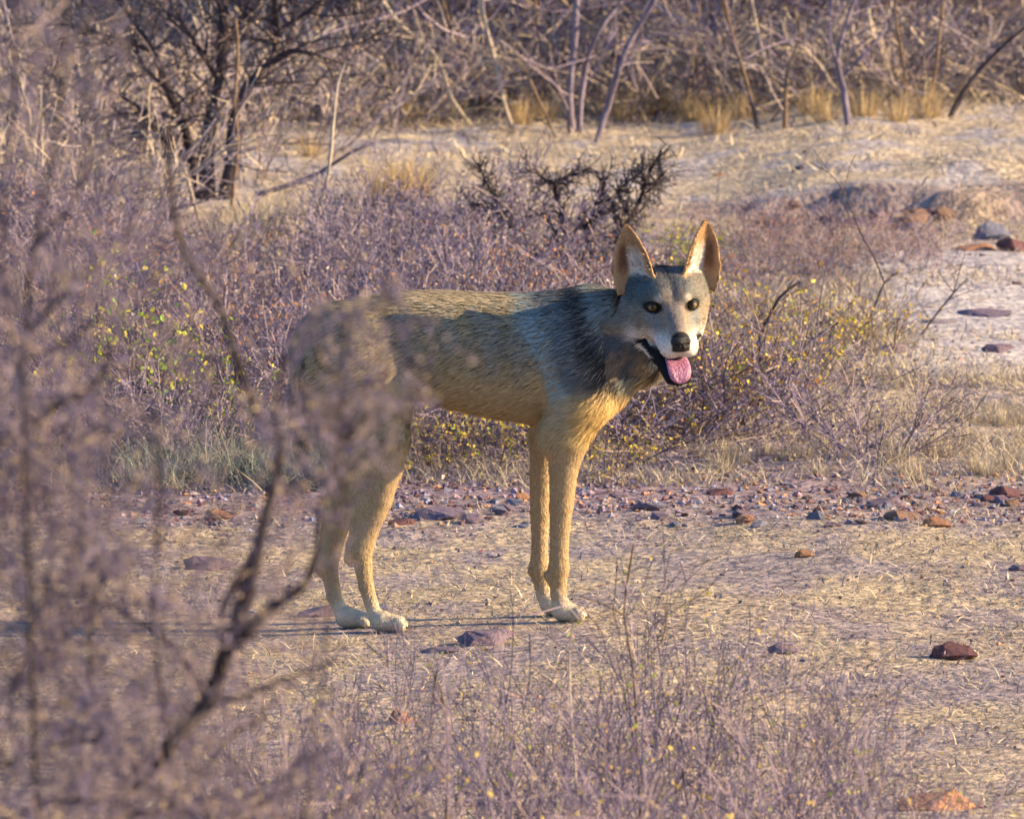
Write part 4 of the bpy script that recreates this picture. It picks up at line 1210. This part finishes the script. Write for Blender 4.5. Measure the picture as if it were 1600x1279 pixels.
# gravel: tiny angular crumbs, too many to pick apart
def gravel(name, label, n, f, size, seed):
    rng = np.random.default_rng(seed)
    x, y = f(rng, n); n = len(x); z = ground_h(x, y)
    base = np.array([(1, 0, 0), (0, 1, 0), (-1, 0, 0), (0, -1, 0), (0, 0, 1), (0, 0, -1)], float)
    V = base[None] * rng.uniform(.6, 1.2, (n, 6, 1)) + rng.normal(0, .15, (n, 6, 3))
    V *= (rng.uniform(*size, n)[:, None, None]) * np.array((1, .8, .55))
    a = rng.uniform(0, 6.28, n); c, s_ = np.cos(a)[:, None], np.sin(a)[:, None]
    V = np.stack([V[:, :, 0] * c - V[:, :, 1] * s_, V[:, :, 0] * s_ + V[:, :, 1] * c, V[:, :, 2]], 2) + np.stack([x, y, z + .002], 1)[:, None]
    t = np.array([(0, 1, 4), (1, 2, 4), (2, 3, 4), (3, 0, 4), (1, 0, 5), (2, 1, 5), (3, 2, 5), (0, 3, 5)])
    F = (np.arange(n)[:, None, None] * 6 + t[None]).reshape(-1, 3)
    pal = np.array([ST_COL[k] for k in ('purple', 'purple', 'blue', 'grey', 'brown', 'darkred', 'purple', 'orange')])
    C = np.repeat(pal[rng.integers(0, len(pal), n)] * rng.uniform(.7, 1.4, (n, 1)), 6, 0)
    o = mesh_obj(name, V.reshape(-1, 3), F, M_STONE, None, C, False)
    tag(o, label, 'gravel', kind='stuff')
def in_area(x0, x1, y0, y1, keep):
    def f(rng, n):
        x = rng.uniform(x0, x1, n); y = rng.uniform(y0, y1, n)
        k = rng.random(n) < keep(x, y, np.stack([x, y, np.zeros(n)], 1))
        return x[k], y[k]
    return f
gravel('gravel', 'purple gravel of the stony strip behind the wolf\'s legs', 9000, in_area(-2.4, 2.6, 1.7, 4.0, lambda x, y, p: sstep(.8, .2, np.abs(y - 2.75 + (fbm(p, 1.1, 31) - .5) * .8))), (.004, .014), 801)
gravel('gravel', 'thin scatter of gravel over the grass strip and clay', 7000, in_area(-2.4, 2.8, -3.4, 11.5, lambda x, y, p: sstep(.45, .65, fbm(p, 2.0, 33))), (.003, .009), 802)

# ------------------------------------------------------------------ dry grass and litter
def blades(n, xf, hgt, flat, cols, seed, width=.0011, curl=.5):
    """n blades; xf(rng, n) -> x,y ; each a bent triangle pair"""
    rng = np.random.default_rng(seed)
    x, y = xf(rng, n); n = len(x)
    z = ground_h(x, y)
    a = rng.uniform(0, 2 * math.pi, n); L = rng.uniform(*hgt, n); e = np.clip(rng.normal(flat, .28, n), .03, 1.45)
    D = np.stack([np.cos(a) * np.cos(e), np.sin(a) * np.cos(e), np.sin(e)], 1)
    W = np.stack([-np.sin(a + rng.normal(0, .6, n)), np.cos(a), rng.normal(0, .4, n)], 1); W /= np.linalg.norm(W, axis=1)[:, None]
    P = np.stack([x, y, z - .003], 1)
    M = P + D * (L * .55)[:, None]
    D2 = D.copy(); D2[:, 2] -= rng.uniform(0, curl, n); D2[:, :2] += rng.normal(0, .25, (n, 2)); D2 /= np.linalg.norm(D2, axis=1)[:, None]
    T = M + D2 * (L * .5)[:, None]
    T[:, 2] = np.maximum(T[:, 2], z + .001)
    wd = width * rng.uniform(.6, 1.5, n)[:, None] * (1 + np.clip((y[:, None] - 5) * .05, 0, 1))
    V = np.stack([P - W * wd, P + W * wd, M + W * wd * .8, M - W * wd * .8, T], 1)
    b = np.arange(n)[:, None] * 5
    C = np.array(cols)[rng.integers(0, len(cols), n)] * rng.uniform(.7, 1.25, (n, 1))
    return V.reshape(-1, 3), [b + np.array([[0, 1, 2, 3]]), b + np.array([[3, 2, 4]])], np.repeat(C, 5, 0)

STRAW = [(.52, .43, .28), (.60, .50, .34), (.43, .355, .25), (.66, .57, .42), (.32, .275, .25), (.20, .175, .22), (.48, .40, .30), (.17, .145, .19)]
def area(x0, x1, y0, y1, keep):
    def f(rng, n):
        x = rng.uniform(x0, x1, n); y = rng.uniform(y0, y1, n)
        p = np.stack([x, y, np.zeros(n)], 1)
        k = rng.random(n) < keep(x, y, p)
        return x[k], y[k]
    return f
def put_grass(name, label, args):
    V, F, C = blades(*args)
    o = mesh_obj(name, V, F, M_GRASS, None, C, False)
    tag(o, label, 'grass', kind='stuff')
put_grass('dry_grass', 'flattened straw coloured grass on the strip where the wolf stands',
          (150000, area(-2.4, 2.4, -3.2, 2.6, lambda x, y, p: sstep(.30, .62, fbm(p, 2.6, 51)) * (.35 + .65 * sstep(.4, .55, fbm(p * np.array((1, .4, 1)), 11, 53)))), (.012, .045), .22, STRAW, 201, .0012))
put_grass('dry_grass', 'tufty tawny grass right of the wolf beyond the stones',
          (90000, area(-.4, 2.6, 3.0, 6.6, lambda x, y, p: sstep(.40, .6, fbm(p, 2.2, 61)) * sstep(7.2, 5.6, y + x * .5 - .4) * sstep(-.3, .5, x)), (.025, .075), .5, STRAW, 202, .0012))
put_grass('dry_grass', 'sparse bleached grass on the clay pan and below the bank',
          (40000, area(.5, 2.8, 6.2, 11.8, lambda x, y, p: sstep(.50, .66, fbm(p, 2.0, 71))), (.015, .05), .35, STRAW, 203, .0014))
put_grass('dry_grass', 'short bleached grass on the cart track and its far verge',
          (90000, area(-2.6, 3.2, 11.6, 18.2, lambda x, y, p: sstep(.38, .6, fbm(p, 1.8, 81)) * (.25 + .75 * sstep(15.0, 16.8, y))), (.02, .07), .45, STRAW, 204, .0016))
put_grass('dry_grass', 'thin dry grass standing among the low scrub',
          (60000, area(-2.6, 1.0, 2.8, 11.0, lambda x, y, p: sstep(.35, .6, fbm(p, 2.2, 91))), (.03, .10), .75, STRAW + [(.26, .21, .19), (.22, .18, .18)], 205, .0011))
# grey green grass by the stony strip at the left, and fallen leaves
put_grass('grey_grass', 'drooping blue grey grass clump mass left of the hind legs',
          (16000, area(-.85, -.28, 2.9, 4.3, lambda x, y, p: sstep(.3, .5, fbm(p, 3, 95))), (.05, .15), .8, [(.20, .22, .21), (.26, .27, .24), (.15, .18, .18), (.34, .33, .26), (.12, .14, .15)], 206, .0012, 1.2))

def litter(name, label, n, f, cols, size, seed):
    rng = np.random.default_rng(seed)
    x, y = f(rng, n); n = len(x); z = ground_h(x, y) + rng.uniform(.001, .012, n)
    lv = [((x[i], y[i], z[i]), rng.uniform(*size), np.array(cols[rng.integers(len(cols))]) * rng.uniform(.8, 1.2)) for i in range(n)]
    V, F, C = leaf_quads(lv, rng)
    o = mesh_obj(name, V, F, M_LEAF, None, C, False)
    tag(o, label, 'litter', kind='stuff')
litter('leaf_litter', 'fallen dry leaves and debris under the low scrub', 42000, area(-2.6, 1.1, 2.9, 11.2, lambda x, y, p: sstep(.3, .55, fbm(p, 2, 97)) * sstep(1.2, .5, x)), L_DRY + [(.12, .10, .13), (.16, .13, .17), (.52, .40, .16)], (.008, .018), 301)
litter('leaf_litter', 'fallen leaves and gravel crumbs scattered over the grass strip', 22000, area(-2.4, 2.6, -3.2, 6.5, lambda x, y, p: sstep(.42, .6, fbm(p, 2.4, 98))), [(.24, .19, .21), (.18, .14, .16), (.34, .26, .20), (.13, .11, .14), (.42, .30, .18), (.30, .27, .28)], (.005, .013), 302)
litter('leaf_litter', 'dark debris along the thicket foot and bank', 16000, area(-3, 3, 15.8, 20, lambda x, y, p: sstep(.4, .6, fbm(p, 1.5, 99))), [(.16, .13, .15), (.26, .20, .17), (.12, .10, .13), (.36, .27, .18)], (.012, .026), 303)

# standing tufts
def make_tuft(seed, n, hgt, cols):
    rng = np.random.default_rng(seed)
    a = rng.uniform(0, 6.28, n); q = .05 * np.sqrt(rng.random(n))
    x, y = np.cos(a) * q, np.sin(a) * q
    e = np.clip(rng.normal(1.15, .22, n), .3, 1.5); b = a + rng.normal(0, .5, n)
    L = hgt * rng.uniform(.5, 1.1, n)
    D = np.stack([np.cos(b) * np.cos(e), np.sin(b) * np.cos(e), np.sin(e)], 1)
    W = np.stack([-np.sin(b + .6), np.cos(b + .6), np.zeros(n)], 1)
    P = np.stack([x, y, np.full(n, -.01)], 1); M = P + D * (L * .6)[:, None]
    D2 = D + np.stack([np.cos(b) * .35, np.sin(b) * .35, -.3 * rng.random(n)], 1); D2 /= np.linalg.norm(D2, axis=1)[:, None]
    T = M + D2 * (L * .5)[:, None]; w = .0016 * rng.uniform(.6, 1.4, (n, 1))
    V = np.stack([P - W * w, P + W * w, M + W * w * .8, M - W * w * .8, T], 1).reshape(-1, 3)
    k = np.arange(n)[:, None] * 5
    C = np.repeat(np.array(cols)[rng.integers(0, len(cols), n)] * rng.uniform(.75, 1.2, (n, 1)), 5, 0)
    root = empty('grass_tuft', (0, 0, 0))
    mesh_obj('blade_mass', V, [k + np.array([[0, 1, 2, 3]]), k + np.array([[3, 2, 4]])], M_GRASS, root, C, False, 'stuff')
    return root
GOLD = [(.50, .36, .17), (.56, .43, .23), (.44, .31, .17), (.38, .29, .20)]
tuft = Kind([lambda s=s: make_tuft(400 + s, 130, .16, STRAW) for s in range(3)])
gold = Kind([lambda s=s: make_tuft(420 + s, 120, .20, GOLD) for s in range(2)])
for px, py, sc in [(615, 312, 1.0), (632, 310, 1.15), (650, 308, .9), (600, 312, .8)]:
    g = gp(px, py); gold.put(g[0], g[1], PR.uniform(0, 6), sc * .8, 'upright golden dry grass tuft at the pale track\'s left end', 'grass tuft', 'golden tufts by the track')
for px, py, sc in [(380, 385, 1.0), (410, 375, 1.1), (445, 372, 1.0), (360, 372, .9), (475, 350, .8), (350, 395, .9)]:
    g = gp(px, py); tuft.put(g[0], g[1], PR.uniform(0, 6), sc, 'pale straw tuft at the thorn tree\'s foot', 'grass tuft', 'pale tufts under the thorn tree')
for px, py, sc in [(485, 245, .8), (965, 190, 1.0), (985, 185, 1.2), (1015, 180, 1.1), (815, 195, .8), (1040, 178, 1.0), (1120, 205, 1.0), (1290, 190, .9), (1270, 185, 1.0), (745, 150, .8), (700, 185, .9), (850, 190, .8), (1160, 195, .9), (1350, 185, 1.0), (1400, 190, .9), (1450, 185, 1.1), (1080, 190, .9), (640, 195, .9)]:
    g = gp(px, py); gold.put(g[0], g[1], PR.uniform(0, 6), sc * .7, 'tawny orange grass tuft against the dark thicket foot', 'grass tuft', 'tawny tufts at the thicket foot')
for i in range(60):
    px, py = PR.uniform(930, 1630), PR.uniform(615, 752)
    g = gp(px, py); tuft.put(g[0], g[1], PR.uniform(0, 6), PR.uniform(.22, .42), 'small dry straw tuft in the tawny grass beside the stones', 'grass tuft', 'tufts of the tawny grass')

# ------------------------------------------------------------------ near shrubs, softly out of focus
S_near = style(seg=.035, wander=.13, up=.03, rmin=.0011, levels=2, fork=[.55, .45, 0], leaf_from=1, leaf=.22, leaf_size=(.008, .016),
               leaf_cols=[(.30, .22, .19), (.24, .18, .19), (.38, .28, .18), (.60, .46, .10), (.32, .36, .07), (.52, .33, .12), (.20, .16, .18)],
               bark=[(.20, .155, .23), (.26, .20, .26), (.12, .095, .15), (.33, .25, .25), (.065, .052, .085)])
near = Kind([lambda s=s: make_shrub('near_shrub', 500 + s, 6, .60, .55, .0026, S_near, .09) for s in range(5)])

def near_put(px, ptop, D, label, group):
    """a shrub whose top stands at a picture height, rooted D metres from the lens"""
    Y = D - CAM_D
    top = at(px, ptop, Y)
    h = top[2] - gh(top[0], Y)
    s = max(h, .12) / .66
    near.put(top[0], Y, PR.uniform(0, 6.28), min(s * .9, 1.3), label, 'shrub', group, s)

def near_rows(rows):
    for px, ptop, D in rows:
        if px < 720:
            near_put(px, ptop, D, 'thin twiggy shrub with a few yellow leaves below the hind paws', 'near shrubs below the hind paws')
        elif px > 960:
            near_put(px, ptop, D, 'thin twiggy shrub with a few yellow leaves before the open dry grass', 'near shrubs before the open grass')
        else:
            near_put(px, ptop, D, 'thin twiggy shrub with a few yellow leaves just before the fore paws', 'near shrubs before the fore paws')

near_rows([(985, 905, 20.2), (905, 985, 20.8), (1010, 1010, 21.0), (860, 1010, 20.2), (1110, 1000, 20.6), (1180, 1010, 20.2), (1060, 1030, 20.0), (1240, 1000, 21.2), (1300, 1050, 20.6), (1350, 1070, 20.2),
           (690, 1030, 20.8), (620, 1060, 20.2), (740, 1040, 21.3), (800, 1060, 20.6), (560, 1090, 20.4), (930, 1080, 19.6), (1150, 1100, 19.4), (820, 1120, 19.4), (1010, 1120, 19.0), (690, 1130, 19.4),
           (500, 1120, 20.0), (430, 1110, 20.6), (1280, 1120, 19.5), (1420, 1150, 19.8), (380, 1060, 20.8), (330, 1120, 20.2), (470, 1060, 21.2), (600, 1010, 21.6), (540, 1050, 21.0), (1200, 1060, 19.8),
           (1090, 1060, 20.4), (760, 1080, 20.0)])
for px, ptop, D in [(560, 1180, 18.2), (700, 1200, 18.0), (860, 1190, 17.6), (1030, 1200, 17.8), (1170, 1190, 18.0), (1300, 1200, 18.2), (1480, 1230, 18.0), (420, 1180, 18.0), (780, 1230, 16.8), (1100, 1240, 16.8),
                    (620, 1240, 17.0), (950, 1230, 17.0), (1400, 1245, 17.2)]:
    near_put(px, ptop, D, 'soft focus twiggy shrub rooted nearer than the boulders', 'nearest shrubs')
# single plants standing tall among the near shrubs
stick('slender_plant', 'dark forked plant standing tall before the fore paws', 'plant', [(1000, 1420), (1002, 1300), (996, 1180), (990, 1050), (975, 960), (985, 880), (990, 850)], 20.4 - CAM_D, .0032, .0012, M_BBROWN, .5, S_bare, 60, .02,
      extra=[([(975, 960), (945, 945), (905, 930)], .0014, .0007), ([(985, 1060), (1035, 1000), (1040, 960), (1045, 900)], .0016, .0008)], twig=(.09, .12))
stick('slender_plant', 'reddish bare plant between the large purple stone and the reddish boulder', 'plant', [(700, 1420), (697, 1290), (700, 1150), (690, 1080), (668, 1030)], 20.0 - CAM_D, .0026, .0010, M_BBROWN, .5, S_bare, 61, .02, twig=(.09, .12))
stick('slender_plant', 'pale straight plant right below the fore paws', 'plant', [(908, 1420), (905, 1290), (893, 1130), (890, 1020), (896, 970)], 20.0 - CAM_D, .0030, .0012, M_BPALE, .5, S_bare, 62, .02, twig=(.09, .12))

# ------------------------------------------------------------------ big thorn bushes close to the lens, far out of focus
S_fg = style(seg=.022, wander=.20, up=.010, rmin=.00055, levels=2, fork=[.62, .45, 0], spread=(.6, 1.2), ratio=(.4, .7), leaf_from=0, leaf=.45, leaf_size=(.005, .009),
             leaf_cols=[(.25, .20, .21), (.36, .27, .18), (.17, .14, .215), (.44, .34, .22), (.11, .09, .155), (.21, .17, .28)],
             bark=[(.16, .13, .18), (.22, .17, .20), (.085, .068, .11), (.29, .22, .19), (.14, .115, .20)], thorn=.25, thorn_len=.012)
M_FG = bark('near_bark', (.022, .018, .027), (.075, .058, .062), 60)

def fg_bush(label, lines, D0, seed, twig):
    ls = []
    Y0 = D0 - CAM_D
    for k, (pts, r0, r1, tw, dD) in enumerate(lines):
        ls.append((pxl(pts, Y0 + dD, r0, r1, .10, seed + k), tw))
    f0 = ls[0][0][0]                                        # a trunk leads down to the earth
    gx_, gy_ = f0[0] + .06, f0[1] + .05
    trunk = [(gx_, gy_, gh(gx_, gy_) - .03, f0[3] * 2.4), (gx_ - .03, gy_ - .02, f0[2] * .5, f0[3] * 1.7), f0[:3] + (f0[3] * 1.05,)]
    ls.insert(0, (trunk, 0))
    o = limbs('foreground_bush', (gx_, gy_, gh(gx_, gy_)), ls, M_FG, S_fg, twig, .0012, seed, 7, .04, 0.0, 0, 'trunk')
    return tag(o, label, 'bush')

fg_bush('blurred bare thorn bush with dark forked limbs in front of the hindquarters', [
    ([(150, 1320), (200, 1235), (265, 1165), (325, 1095), (352, 1020)], .0095, .0085, .6, 0),
    ([(352, 1020), (385, 930), (405, 850), (425, 770), (440, 700), (430, 640), (445, 560)], .009, .003, .8, 0),
    ([(352, 1020), (345, 960), (375, 900), (400, 850)], .006, .003, .5, .1),
    ([(352, 1022), (390, 985), (430, 945), (475, 915), (495, 860), (500, 790), (530, 720), (560, 650)], .007, .002, .7, -.1),
    ([(425, 770), (470, 760), (520, 730), (555, 680), (600, 600), (610, 540)], .004, .0012, .8, .1),
    ([(200, 1235), (150, 1120), (140, 1000), (160, 880), (170, 760), (160, 660)], .0026, .0014, 1.1, .2),
    ([(265, 1165), (250, 1060), (240, 950), (245, 820), (250, 720), (245, 640)], .0024, .0012, .7, -.3),
    ([(330, 1095), (270, 1010), (200, 960), (120, 930), (40, 920)], .0026, .0012, 1.0, .2),
    ([(325, 1095), (380, 1090), (420, 1070), (470, 1050), (530, 1030)], .003, .0012, .5, .0),
    ([(180, 1260), (240, 1270), (300, 1230), (360, 1150), (420, 1120)], .004, .0014, .8, .2),
    ([(440, 700), (400, 640), (370, 560), (340, 470), (290, 400), (268, 300), (262, 200)], .0050, .0034, .08, .2),
], 12.8, 900, (.0165, .15))
fg_bush('blurred brown thorn bush crowding against the dark forked limbs', [
    ([(-40, 1340), (-10, 1200), (20, 1080), (60, 960), (80, 860), (70, 760)], .0024, .0010, 1.2, 0),
    ([(20, 1080), (90, 1010), (150, 940), (190, 850)], .0022, .0010, 1.2, .2),
    ([(-10, 1200), (70, 1170), (150, 1150), (230, 1130)], .0022, .0010, 1.2, .0),
    ([(-30, 1300), (60, 1260), (130, 1250), (220, 1255)], .0022, .0010, 1.2, -.2),
    ([(60, 960), (20, 880), (0, 780), (-20, 680)], .0020, .0010, 1.0, .1),
    ([(60, 960), (110, 880), (130, 800), (115, 720), (95, 650)], .0020, .0008, 1.0, .1),
    ([(-60, 760), (-10, 700), (60, 655), (110, 620), (155, 595), (175, 540), (190, 480)], .006, .0016, .6, -.3),
], 12.8, 930, (.0080, .18))
fg_bush('tall blurred upright brush standing in front of the thorn tree', [
    ([(60, 1330), (40, 700), (40, 520), (55, 380), (80, 250), (100, 120), (105, 0), (100, -60)], .0028, .0018, .6, 0),
    ([(40, 620), (10, 480), (5, 340), (18, 200), (25, 60), (20, -50)], .0025, .0016, .6, .2),
    ([(55, 380), (110, 320), (140, 250), (130, 170), (140, 90)], .0024, .0010, .55, 0),
    ([(40, 520), (110, 450), (170, 400), (210, 340), (230, 270)], .0024, .0010, .6, .1),
    ([(40, 560), (100, 540), (160, 490), (215, 470), (250, 420)], .0020, .0009, .6, -.1),
], 12.0, 950, (.0140, .15))
fg_bush('blurred feathery spray of twigs hiding the rump', [
    ([(470, 1330), (510, 1000), (525, 820), (530, 700), (535, 600), (545, 480), (548, 380), (542, 270)], .0016, .0010, .6, 0),
    ([(530, 700), (560, 640), (590, 570), (600, 500), (605, 430), (620, 370)], .002, .001, 1.7, .1),
    ([(532, 640), (570, 600), (620, 580), (650, 560)], .002, .001, 1.6, -.1),
    ([(535, 600), (500, 560), (490, 500), (500, 440)], .002, .001, 1.5, .0),
    ([(540, 520), (580, 480), (620, 470), (650, 440)], .002, .001, 1.5, .1),
    ([(528, 740), (500, 690), (480, 640), (475, 600)], .002, .001, 1.4, -.1),
    ([(526, 780), (560, 720), (600, 690), (640, 660)], .002, .001, 1.0, .1),
], 11.4, 970, (.040, .085))
fg_bush('blurred dense low spray of brown twigs under the dark forked limbs', [
    ([(330, 1420), (330, 1330), (320, 1270), (300, 1210), (280, 1150), (250, 1080)], .0026, .0010, 1.2, 0),
    ([(330, 1330), (390, 1270), (440, 1220), (480, 1170)], .0022, .0009, 1.2, .1),
    ([(325, 1290), (260, 1250), (200, 1190), (150, 1120), (110, 1060)], .0024, .0009, 1.2, -.1),
    ([(330, 1360), (250, 1310), (150, 1290), (60, 1240), (0, 1180)], .0024, .0009, 1.2, 0),
    ([(330, 1360), (420, 1310), (500, 1280), (560, 1240)], .0022, .0009, .9, .1),
], 13.4, 990, (.0082, .17))
